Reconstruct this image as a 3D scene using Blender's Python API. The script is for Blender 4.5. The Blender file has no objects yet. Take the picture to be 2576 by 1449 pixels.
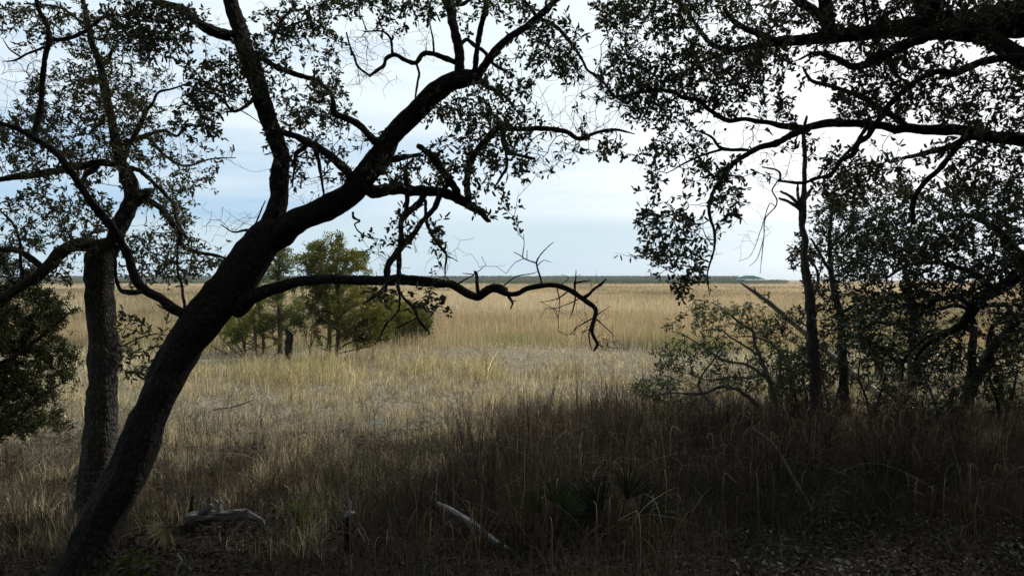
import bpy, math, random
import numpy as np
from mathutils import Vector, kdtree, Matrix

R_ = math.radians
rng = np.random.default_rng(11)
SC = bpy.context.scene
COL = SC.collection

# ------------------------------------------------------------------ camera
CAM_Z = 2.5
F = 1839.0                      # focal length in pixels of a 2576 px wide picture
PITCH = math.atan((724.5 - 702.7) / F)
cam = bpy.data.objects.new('camera', bpy.data.cameras.new('camera'))
COL.objects.link(cam)
cam.data.sensor_width = 36.0
cam.data.lens = 36.0 * F / 2576.0
cam.data.clip_start = 0.05
cam.data.clip_end = 30000
cam.location = (0, 0, CAM_Z)
cam.rotation_euler = (math.pi / 2 - PITCH, 0, 0)
SC.camera = cam

# ------------------------------------------------------------------ light
SUN_EL, SUN_AZ = R_(44), R_(58)        # azimuth clockwise from +Y: ahead and to the right, above the frame
sd = Vector((math.sin(SUN_AZ) * math.cos(SUN_EL), math.cos(SUN_AZ) * math.cos(SUN_EL), math.sin(SUN_EL)))
sun = bpy.data.objects.new('sun', bpy.data.lights.new('sun', 'SUN'))
COL.objects.link(sun)
sun.data.energy = 3.9
sun.data.angle = R_(5.0)
sun.data.color = (1.0, 0.94, 0.85)
sun.rotation_euler = sd.to_track_quat('Z', 'Y').to_euler()

world = bpy.data.worlds.new("World")
SC.world = world
world.use_nodes = True
wn, wl = world.node_tree.nodes, world.node_tree.links
wn.clear()


def N(nt, t, **kw):
    n = nt.nodes.new(t)
    for k, v in kw.items():
        setattr(n, k, v)
    return n


def math_node(nt, op, a, b=None, clamp=False):
    n = nt.nodes.new('ShaderNodeMath')
    n.operation = op
    n.use_clamp = clamp
    for i, v in enumerate((a, b)):
        if v is None:
            continue
        if hasattr(v, 'links'):
            nt.links.new(v, n.inputs[i])
        else:
            n.inputs[i].default_value = v
    return n.outputs[0]


def mixrgb(nt, fac, a, b, mode='MIX'):
    n = nt.nodes.new('ShaderNodeMix')
    n.data_type = 'RGBA'
    n.blend_type = mode
    for idx, v in ((0, fac), (6, a), (7, b)):
        if hasattr(v, 'links'):
            nt.links.new(v, n.inputs[idx])
        elif idx == 0:
            n.inputs[0].default_value = v
        else:
            n.inputs[idx].default_value = (*v, 1.0)
    return n.outputs[2]


def smooth(nt, v, lo, hi, a=0.0, b=1.0):
    n = nt.nodes.new('ShaderNodeMapRange')
    n.interpolation_type = 'SMOOTHSTEP'
    nt.links.new(v, n.inputs[0])
    n.inputs[1].default_value, n.inputs[2].default_value = lo, hi
    n.inputs[3].default_value, n.inputs[4].default_value = a, b
    return n.outputs[0]


wt = world.node_tree
sky = N(wt, 'ShaderNodeTexSky', sky_type='NISHITA')
sky.sun_disc = False
sky.sun_elevation = SUN_EL
sky.sun_rotation = SUN_AZ
sky.air_density = 1.0
sky.dust_density = 1.6
sky.ozone_density = 1.4
tc = N(wt, 'ShaderNodeTexCoord')
sep = N(wt, 'ShaderNodeSeparateXYZ')
wl.new(tc.outputs['Generated'], sep.inputs[0])
X, Y, Z = sep.outputs
mp = N(wt, 'ShaderNodeMapping')
mp.inputs['Scale'].default_value = (1.0, 1.0, 10.0)
wl.new(tc.outputs['Generated'], mp.inputs[0])
nz = N(wt, 'ShaderNodeTexNoise')
nz.inputs['Scale'].default_value = 2.1
nz.inputs['Detail'].default_value = 6
nz.inputs['Roughness'].default_value = 0.52
wl.new(mp.outputs[0], nz.inputs['Vector'])
cloud_n = nz.outputs['Fac']
# sheet of thin cloud: thick to the right and overhead, thinning to the left
side = smooth(wt, X, -0.62, 0.42)
cover = math_node(wt, 'ADD', math_node(wt, 'MULTIPLY', side, 0.80), math_node(wt, 'MULTIPLY', math_node(wt, 'SUBTRACT', cloud_n, 0.5), 2.0))
cover = math_node(wt, 'ADD', cover, math_node(wt, 'MULTIPLY', smooth(wt, Z, 0.04, 0.30), 0.52))
cover = math_node(wt, 'ADD', cover, 0.16, clamp=True)
cloud_col = mixrgb(wt, smooth(wt, X, -0.05, 0.42), (0.77, 0.86, 0.905), (0.97, 0.99, 1.02))
skyc = mixrgb(wt, 1.0, sky.outputs[0], (0.115, 0.115, 0.115), 'MULTIPLY')
blue = mixrgb(wt, 0.85, skyc, (0.36, 0.55, 0.76))
final = mixrgb(wt, cover, blue, cloud_col)
# thin grey bank low over the horizon
bank = math_node(wt, 'MULTIPLY', smooth(wt, Z, 0.098, 0.066), smooth(wt, cloud_n, 0.25, 0.52))
bank = math_node(wt, 'MULTIPLY', bank, smooth(wt, X, 0.42, 0.10, 0.35, 1.0))
final = mixrgb(wt, math_node(wt, 'MULTIPLY', bank, 0.80), final, (0.54, 0.68, 0.745))
bg = N(wt, 'ShaderNodeBackground')
bg.inputs['Strength'].default_value = 1.0
wl.new(final, bg.inputs[0])
wo = N(wt, 'ShaderNodeOutputWorld')
wl.new(bg.outputs[0], wo.inputs[0])

SC.view_settings.view_transform = 'Standard'
SC.view_settings.look = 'None'
SC.view_settings.exposure = 0.22
SC.view_settings.gamma = 1.0
SC.render.engine = 'CYCLES'
SC.cycles.use_denoising = True
SC.cycles.denoising_input_passes = 'RGB_ALBEDO_NORMAL'
SC.cycles.denoising_prefilter = 'NONE'
SC.cycles.use_adaptive_sampling = False
SC.cycles.max_bounces = 6
SC.cycles.diffuse_bounces = 3
SC.cycles.glossy_bounces = 2
SC.cycles.transmission_bounces = 3
SC.cycles.sample_clamp_indirect = 1.2


# ------------------------------------------------------------------ helpers
cp, sp = math.cos(PITCH), math.sin(PITCH)


def P(x, y, d):
    """world point seen at pixel (x, y) of the 2576 px picture at depth d (metres, along the view axis)"""
    x, y, d = np.broadcast_arrays(np.asarray(x, float), np.asarray(y, float), np.asarray(d, float))
    u = (x - 1288) / F * d
    v = (724.5 - y) / F * d
    return np.stack([u, d * cp + v * sp, CAM_Z + v * cp - d * sp], -1)


def tagit(o, label=None, cat=None, group=None, kind=None):
    if label:
        o['label'] = label
    if cat:
        o['category'] = cat
    if group:
        o['group'] = group
    if kind:
        o['kind'] = kind
    return o


def empty(name, loc, label, cat, group=None):
    o = bpy.data.objects.new(name, None)
    COL.objects.link(o)
    o.location = loc
    o.empty_display_size = 0.2
    return tagit(o, label, cat, group)


def mk(name, V, Fc, mat, parent=None, cols=None, uvs=None, smooth_=False, loc=None):
    """one mesh object from numpy arrays; V in world space; Fc (M,k) all faces with k corners"""
    V = np.asarray(V, np.float32)
    Fc = np.asarray(Fc, np.int32)
    base = np.zeros(3) if parent is None else np.array(parent.matrix_basis.translation if parent.parent is None else parent['wb'])
    me = bpy.data.meshes.new(name)
    org = base if loc is None else np.asarray(loc, float)
    me.vertices.add(len(V))
    me.vertices.foreach_set('co', (V - org.astype(np.float32)).ravel())
    M, k = Fc.shape
    me.loops.add(M * k)
    me.loops.foreach_set('vertex_index', Fc.ravel())
    me.polygons.add(M)
    me.polygons.foreach_set('loop_start', np.arange(0, M * k, k, dtype=np.int32))
    me.polygons.foreach_set('loop_total', np.full(M, k, np.int32))
    me.polygons.foreach_set('use_smooth', np.full(M, smooth_, bool))
    if uvs is not None:
        ul = me.uv_layers.new(name='UVMap')
        ul.data.foreach_set('uv', np.asarray(uvs, np.float32).ravel())
    if cols is not None:
        ca = me.color_attributes.new('Col', 'FLOAT_COLOR', 'POINT')
        c4 = np.ones((len(V), 4), np.float32)
        c4[:, :3] = cols
        ca.data.foreach_set('color', c4.ravel())
    me.update(calc_edges=True)
    me.validate()
    o = bpy.data.objects.new(name, me)
    COL.objects.link(o)
    me.materials.append(mat)
    if parent is not None:
        o.parent = parent
    elif loc is not None:
        o.location = loc
    o['wb'] = [float(v) for v in org]
    return o


def vnoise(p, seed=0):
    """smooth value noise, p (N,k<=3) -> (N,) in 0..1"""
    p = np.asarray(p, float)
    if p.shape[-1] < 3:
        p = np.concatenate([p, np.zeros(p.shape[:-1] + (3 - p.shape[-1],))], -1)
    i = np.floor(p).astype(np.int64)
    f = p - i
    f = f * f * (3 - 2 * f)
    out = 0
    for dx in (0, 1):
        for dy in (0, 1):
            for dz in (0, 1):
                h = ((i[..., 0] + dx) * 374761393 + (i[..., 1] + dy) * 668265263 + (i[..., 2] + dz) * 2147483647 + seed * 974634777) & 0xffffffff
                h = ((h ^ (h >> 13)) * 1274126177) & 0xffffffff
                h = (h ^ (h >> 16)) & 0xffff
                w = (f[..., 0] if dx else 1 - f[..., 0]) * (f[..., 1] if dy else 1 - f[..., 1]) * (f[..., 2] if dz else 1 - f[..., 2])
                out = out + w * h / 65535.0
    return out


def fbm(p, seed=0, oct_=3):
    s, a, t = 0, 1.0, 0
    for o in range(oct_):
        s = s + a * vnoise(np.asarray(p) * 2 ** o, seed + o * 17)
        t += a
        a *= 0.5
    return s / t


def unit(v):
    return v / np.maximum(np.linalg.norm(v, axis=-1, keepdims=True), 1e-9)


def terr(x, y):
    x, y = np.asarray(x, float), np.asarray(y, float)
    t = np.clip((y - 12) / 18.0, 0, 1)
    z = -0.6 * t * t * (3 - 2 * t)
    z = z + 0.14 * (fbm(np.stack([x * 0.35, y * 0.35], -1), 5, 3) - 0.5) * np.clip((60 - y) / 30, 0, 1)
    return z


# ------------------------------------------------------------------ materials
def new_mat(name):
    m = bpy.data.materials.new(name)
    m.use_nodes = True
    m.node_tree.nodes.clear()
    return m


def bark_mat(name, c1, c2, lichen=(0.16, 0.18, 0.14), lam=0.35, vs=9.0, us=26.0, bump=0.9):
    m = new_mat(name)
    nt = m.node_tree
    uv = N(nt, 'ShaderNodeUVMap')
    mp_ = N(nt, 'ShaderNodeMapping')
    mp_.inputs['Scale'].default_value = (us, vs, 1)
    nt.links.new(uv.outputs[0], mp_.inputs[0])
    nw = N(nt, 'ShaderNodeTexNoise')
    nw.inputs['Scale'].default_value = 1.3
    nw.inputs['Detail'].default_value = 4
    nt.links.new(mp_.outputs[0], nw.inputs['Vector'])
    warp = mixrgb(nt, 0.35, mp_.outputs[0], nw.outputs['Color'], 'ADD')
    vo = N(nt, 'ShaderNodeTexVoronoi', feature='DISTANCE_TO_EDGE')
    vo.inputs['Scale'].default_value = 1.0
    nt.links.new(warp, vo.inputs['Vector'])
    ridge = smooth(nt, vo.outputs['Distance'], 0.0, 0.30)
    tco = N(nt, 'ShaderNodeTexCoord')
    nf = N(nt, 'ShaderNodeTexNoise')
    nf.inputs['Scale'].default_value = 60
    nf.inputs['Detail'].default_value = 5
    nt.links.new(tco.outputs['Object'], nf.inputs['Vector'])
    nl = N(nt, 'ShaderNodeTexNoise')
    nl.inputs['Scale'].default_value = 3.2
    nl.inputs['Detail'].default_value = 6
    nl.inputs['Roughness'].default_value = 0.65
    nt.links.new(tco.outputs['Object'], nl.inputs['Vector'])
    col = mixrgb(nt, ridge, c1, c2)
    col = mixrgb(nt, math_node(nt, 'MULTIPLY', nf.outputs['Fac'], 0.7), col, tuple(v * 1.6 for v in c2))
    lf = smooth(nt, nl.outputs['Fac'], 0.52, 0.66, 0, lam)
    col = mixrgb(nt, math_node(nt, 'MULTIPLY', lf, ridge), col, lichen)
    b = N(nt, 'ShaderNodeBsdfPrincipled')
    b.inputs['Roughness'].default_value = 0.9
    b.inputs['Specular IOR Level'].default_value = 0.25
    nt.links.new(col, b.inputs['Base Color'])
    hgt = math_node(nt, 'ADD', math_node(nt, 'MULTIPLY', ridge, 1.0), math_node(nt, 'MULTIPLY', nf.outputs['Fac'], 0.35))
    bp = N(nt, 'ShaderNodeBump')
    bp.inputs['Strength'].default_value = bump
    bp.inputs['Distance'].default_value = 0.02
    nt.links.new(hgt, bp.inputs['Height'])
    nt.links.new(bp.outputs[0], b.inputs['Normal'])
    out = N(nt, 'ShaderNodeOutputMaterial')
    nt.links.new(b.outputs[0], out.inputs[0])
    return m


def leaf_mat(name, transl=0.3, rough=0.45, spec=0.4, tboost=(1.5, 1.6, 0.7)):
    m = new_mat(name)
    nt = m.node_tree
    at = N(nt, 'ShaderNodeAttribute', attribute_name='Col')
    b = N(nt, 'ShaderNodeBsdfPrincipled')
    b.inputs['Roughness'].default_value = rough
    b.inputs['Specular IOR Level'].default_value = spec
    nt.links.new(at.outputs['Color'], b.inputs['Base Color'])
    t = N(nt, 'ShaderNodeBsdfTranslucent')
    nt.links.new(mixrgb(nt, 1.0, at.outputs['Color'], tboost, 'MULTIPLY'), t.inputs[0])
    mx = N(nt, 'ShaderNodeMixShader')
    mx.inputs[0].default_value = transl
    nt.links.new(b.outputs[0], mx.inputs[1])
    nt.links.new(t.outputs[0], mx.inputs[2])
    out = N(nt, 'ShaderNodeOutputMaterial')
    nt.links.new(mx.outputs[0], out.inputs[0])
    return m


def flat_mat(name, c1, c2, scale=20, rough=0.85, bump=0.3, stretch=(1, 1, 1), spec=0.3):
    m = new_mat(name)
    nt = m.node_tree
    tco = N(nt, 'ShaderNodeTexCoord')
    mp_ = N(nt, 'ShaderNodeMapping')
    mp_.inputs['Scale'].default_value = stretch
    nt.links.new(tco.outputs['Object'], mp_.inputs[0])
    nf = N(nt, 'ShaderNodeTexNoise')
    nf.inputs['Scale'].default_value = scale
    nf.inputs['Detail'].default_value = 6
    nt.links.new(mp_.outputs[0], nf.inputs['Vector'])
    b = N(nt, 'ShaderNodeBsdfPrincipled')
    b.inputs['Roughness'].default_value = rough
    b.inputs['Specular IOR Level'].default_value = spec
    nt.links.new(mixrgb(nt, smooth(nt, nf.outputs['Fac'], 0.3, 0.7), c1, c2), b.inputs['Base Color'])
    bp = N(nt, 'ShaderNodeBump')
    bp.inputs['Strength'].default_value = bump
    bp.inputs['Distance'].default_value = 0.01
    nt.links.new(nf.outputs['Fac'], bp.inputs['Height'])
    nt.links.new(bp.outputs[0], b.inputs['Normal'])
    out = N(nt, 'ShaderNodeOutputMaterial')
    nt.links.new(b.outputs[0], out.inputs[0])
    return m


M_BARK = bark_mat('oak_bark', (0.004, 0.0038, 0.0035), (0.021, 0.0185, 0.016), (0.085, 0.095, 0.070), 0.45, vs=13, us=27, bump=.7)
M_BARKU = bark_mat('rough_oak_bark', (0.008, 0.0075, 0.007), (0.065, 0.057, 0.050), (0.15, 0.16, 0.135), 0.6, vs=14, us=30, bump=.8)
M_TWIG = flat_mat('twig_bark', (0.014, 0.011, 0.012), (0.032, 0.026, 0.026), 40, 0.9, 0.2)
M_CEDARBARK = bark_mat('cedar_bark', (0.035, 0.022, 0.016), (0.115, 0.078, 0.055), (0.2, 0.2, 0.16), 0.2, vs=5, us=50)
M_GREYWOOD = bark_mat('weathered_wood', (0.06, 0.052, 0.045), (0.20, 0.18, 0.16), (0.25, 0.25, 0.22), 0.3, vs=4, us=60, bump=0.6)
M_SNAG = bark_mat('dead_tree_wood', (0.02, 0.017, 0.015), (0.075, 0.065, 0.057), (0.15, 0.15, 0.135), 0.4, vs=4, us=50, bump=0.8)
M_SILVER = bark_mat('silver_driftwood', (0.09, 0.09, 0.095), (0.25, 0.26, 0.285), (0.5, 0.5, 0.5), 0.2, vs=3, us=50, bump=0.5)
M_DRIFT = bark_mat('driftwood', (0.03, 0.028, 0.027), (0.17, 0.168, 0.17), (0.3, 0.3, 0.31), 0.4, vs=3, us=50, bump=0.7)
M_LEAF = leaf_mat('oak_leaf', 0.22, 0.42, 0.4)
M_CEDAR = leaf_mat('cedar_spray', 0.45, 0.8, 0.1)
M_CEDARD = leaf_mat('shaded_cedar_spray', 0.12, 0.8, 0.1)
M_GRASS = leaf_mat('dry_grass', 0.42, 0.8, 0.12, (1.15, 1.05, 0.85))
M_LITTER = leaf_mat('dead_leaf', 0.10, 0.7, 0.25, (1.1, 1.0, 0.8))


# ------------------------------------------------------------------ woody geometry
def spline(pts, spacing):
    """Catmull-Rom resample of rows (x,y,z,r)"""
    p = np.asarray(pts, float)
    if len(p) == 2:
        p = np.array([p[0], p[0] * .66 + p[1] * .34, p[0] * .34 + p[1] * .66, p[1]])
    q = np.vstack([2 * p[0] - p[1], p, 2 * p[-1] - p[-2]])
    out = []
    for i in range(1, len(q) - 2):
        L = np.linalg.norm(q[i + 1, :3] - q[i, :3])
        n = max(1, int(math.ceil(L / spacing)))
        t = np.linspace(0, 1, n, endpoint=False)[:, None]
        a, b, c, d = q[i - 1], q[i], q[i + 1], q[i + 2]
        out.append(0.5 * ((2 * b) + (-a + c) * t + (2 * a - 5 * b + 4 * c - d) * t ** 2 + (-a + 3 * b - 3 * c + d) * t ** 3))
    out.append(q[-2][None])
    o = np.vstack(out)
    o[:, 3] = np.maximum(o[:, 3], 0.0008)
    return o


def tube(pts4, sides=12, rough=0.08, seed=0, cap=True):
    """pts4 (N,4) -> verts, quads, uvs; ridged and lumpy outline"""
    c, r = pts4[:, :3], pts4[:, 3]
    n = len(c)
    t = unit(np.gradient(c, axis=0))
    u = np.zeros_like(c)
    ref = np.array([0, 1.0, 0]) if abs(t[0][1]) < 0.9 else np.array([1.0, 0, 0])
    u0 = unit(np.cross(t[0], ref))
    for i in range(n):
        u0 = unit(u0 - t[i] * np.dot(u0, t[i]))
        u[i] = u0
    v = np.cross(t, u)
    s = np.concatenate([[0], np.cumsum(np.linalg.norm(np.diff(c, axis=0), axis=1))])
    th = np.linspace(0, 2 * math.pi, sides, endpoint=False)
    ct, st = np.cos(th), np.sin(th)
    dirs = u[:, None] * ct[None, :, None] + v[:, None] * st[None, :, None]
    rm = float(np.mean(r))
    q = np.stack([np.broadcast_to(ct, (n, sides)) * 1.3, np.broadcast_to(st, (n, sides)) * 1.3, np.broadcast_to((s / max(rm, .01) * 0.45)[:, None], (n, sides))], -1)
    q2 = q * np.array([2.6, 2.6, 1.6])
    nn = 1 + rough * (1.6 * (vnoise(q, seed) - 0.5) + 1.3 * (vnoise(q2, seed + 7) - 0.5) + 1.1 * (vnoise(q2 * 2.3, seed + 13) - 0.5))
    V = c[:, None] + dirs * (r[:, None] * nn)[:, :, None]
    V = V.reshape(-1, 3)
    i = np.arange(n - 1)[:, None] * sides
    j = np.arange(sides)[None]
    jn = (j + 1) % sides
    Fq = np.stack([i + j, i + jn, i + sides + jn, i + sides + j], -1).reshape(-1, 4)
    ua = np.linspace(0, 1, sides + 1) * 2 * math.pi * max(rm, 0.01)
    U0 = np.broadcast_to(ua[:-1][None], (n - 1, sides))
    U1 = np.broadcast_to(ua[1:][None], (n - 1, sides))
    S0 = np.broadcast_to(s[:-1][:, None], (n - 1, sides))
    S1 = np.broadcast_to(s[1:][:, None], (n - 1, sides))
    uv = np.stack([np.stack([U0, S0], -1), np.stack([U1, S0], -1), np.stack([U1, S1], -1), np.stack([U0, S1], -1)], 2).reshape(-1, 2)
    if cap:      # close the far end with a small rough point, near end with a flat fan (degenerate quads)
        k = len(V)
        V = np.vstack([V, c[-1] + t[-1] * r[-1] * 0.6, c[0]])
        e = (n - 1) * sides
        jj = np.arange(0, sides)
        capq = np.stack([e + jj, e + (jj + 1) % sides, np.full(sides, k)], -1)
        cap0 = np.stack([(jj + 1) % sides, jj, np.full(sides, k + 1)], -1)
        return V, Fq, uv, np.vstack([capq, cap0])
    return V, Fq, uv, None


def tube_obj(name, pts4, mat, parent=None, sides=None, rough=0.08, seed=0, spacing=None, loc=None):
    rmax = float(np.max(pts4[:, 3]))
    sides = sides or (28 if rmax > 0.1 else 18 if rmax > 0.05 else 10 if rmax > 0.015 else 6)
    V, Fq, uv, tri = tube(pts4, sides, rough, seed)
    # fan triangles are written as quads with a mid vertex on the rim edge
    o = mk(name, V, Fq, mat, parent, uvs=uv, smooth_=True, loc=loc)
    me = o.data
    n0l, n0p = len(me.loops), len(me.polygons)
    me.loops.add(len(tri) * 3)
    me.polygons.add(len(tri))
    vi = np.empty(len(me.loops), np.int32)
    me.loops.foreach_get('vertex_index', vi)
    vi[n0l:] = tri.ravel()
    me.loops.foreach_set('vertex_index', vi)
    ls = np.concatenate([np.arange(0, n0l, 4), n0l + np.arange(0, len(tri) * 3, 3)]).astype(np.int32)
    lt = np.concatenate([np.full(n0p, 4), np.full(len(tri), 3)]).astype(np.int32)
    me.polygons.foreach_set('loop_start', ls)
    me.polygons.foreach_set('loop_total', lt)
    me.polygons.foreach_set('use_smooth', np.full(len(ls), True))
    me.update(calc_edges=True)
    me.validate()
    return o


def prisms(A, B, ra, rb, k=3):
    """tapered k-sided sticks from A to B"""
    t = unit(B - A)
    ref = np.where(np.abs(t[:, 2:3]) < 0.8, np.array([[0, 0, 1.0]]), np.array([[1.0, 0, 0]]))
    u = unit(np.cross(t, ref))
    v = np.cross(t, u)
    th = np.linspace(0, 2 * math.pi, k, endpoint=False)
    d = u[:, None] * np.cos(th)[None, :, None] + v[:, None] * np.sin(th)[None, :, None]
    V = np.concatenate([A[:, None] + d * ra[:, None, None], B[:, None] + d * rb[:, None, None]], 1)
    n = len(A)
    base = (np.arange(n) * 2 * k)[:, None]
    j = np.arange(k)
    jn = (j + 1) % k
    Fq = np.stack([base + j, base + jn, base + k + jn, base + k + j], -1).reshape(-1, 4)
    return V.reshape(-1, 3), Fq


def leaves(pos, dr, L, W, fold=0.25):
    """folded oval leaves: pos base, dr direction, length, width"""
    n = len(pos)
    t = unit(dr)
    nrm = unit(rng.normal(size=(n, 3)) + np.array([0, 0, 0.5]))
    s = unit(np.cross(t, nrm))
    nn = np.cross(s, t)
    L, W = L[:, None], W[:, None]
    b = pos
    tip = pos + t * L - nn * L * 0.12
    l1 = pos + t * L * 0.27 + s * W * 0.5 + nn * W * fold
    l2 = pos + t * L * 0.78 + s * W * 0.42 + nn * W * fold * 0.6
    r1 = pos + t * L * 0.27 - s * W * 0.5 + nn * W * fold
    r2 = pos + t * L * 0.78 - s * W * 0.42 + nn * W * fold * 0.6
    V = np.stack([b, l1, l2, tip, r2, r1], 1).reshape(-1, 3)
    i = (np.arange(n) * 6)[:, None]
    Fq = np.concatenate([i + np.array([0, 1, 2, 3]), i + np.array([0, 3, 4, 5])], 1).reshape(-1, 4)
    return V, Fq


def colonize(nodes, att, step, kill, maxit=70, gnarl=0.35, reach=9.0):
    """space colonisation; nodes (N,3) start skeleton, returns pos, parent (index, -1 for skeleton)"""
    pos = [tuple(p) for p in nodes]
    par = [-1] * len(pos)
    att = np.asarray(att)
    alive = np.ones(len(att), bool)
    near = np.full(len(att), 1e9)
    nid = np.zeros(len(att), int)
    new_start = 0
    blocked = set()
    for it in range(maxit):
        if new_start >= len(pos):
            break
        kd = kdtree.KDTree(len(pos) - new_start)
        for i in range(new_start, len(pos)):
            kd.insert(pos[i], i)
        kd.balance()
        idx = np.nonzero(alive)[0]
        for a in idx:
            co, i, d = kd.find(att[a])
            if d < near[a]:
                near[a] = d
                nid[a] = i
        alive &= near > kill
        idx = np.nonzero(alive & (near < reach))[0]
        if len(idx) == 0:
            break
        pa = np.array(pos)
        nd = nid[idx]
        dv = unit(att[idx] - pa[nd])
        uniq, inv = np.unique(nd, return_inverse=True)
        acc = np.zeros((len(uniq), 3))
        np.add.at(acc, inv, dv)
        new_start = len(pos)
        for u_, a_ in zip(uniq, acc):
            key = (int(u_), tuple(np.round(a_, 2)))
            if key in blocked:
                continue
            blocked.add(key)
            dirv = a_ / max(np.linalg.norm(a_), 1e-6)
            if par[u_] >= 0:
                pd = np.array(pos[u_]) - np.array(pos[par[u_]])
                dirv = dirv + 0.45 * pd / max(np.linalg.norm(pd), 1e-6)
            dirv = dirv + rng.normal(size=3) * gnarl
            dirv /= np.linalg.norm(dirv)
            pos.append(tuple(np.array(pos[u_]) + dirv * step * rng.uniform(0.75, 1.2)))
            par.append(int(u_))
    return np.array(pos), np.array(par)


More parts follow.
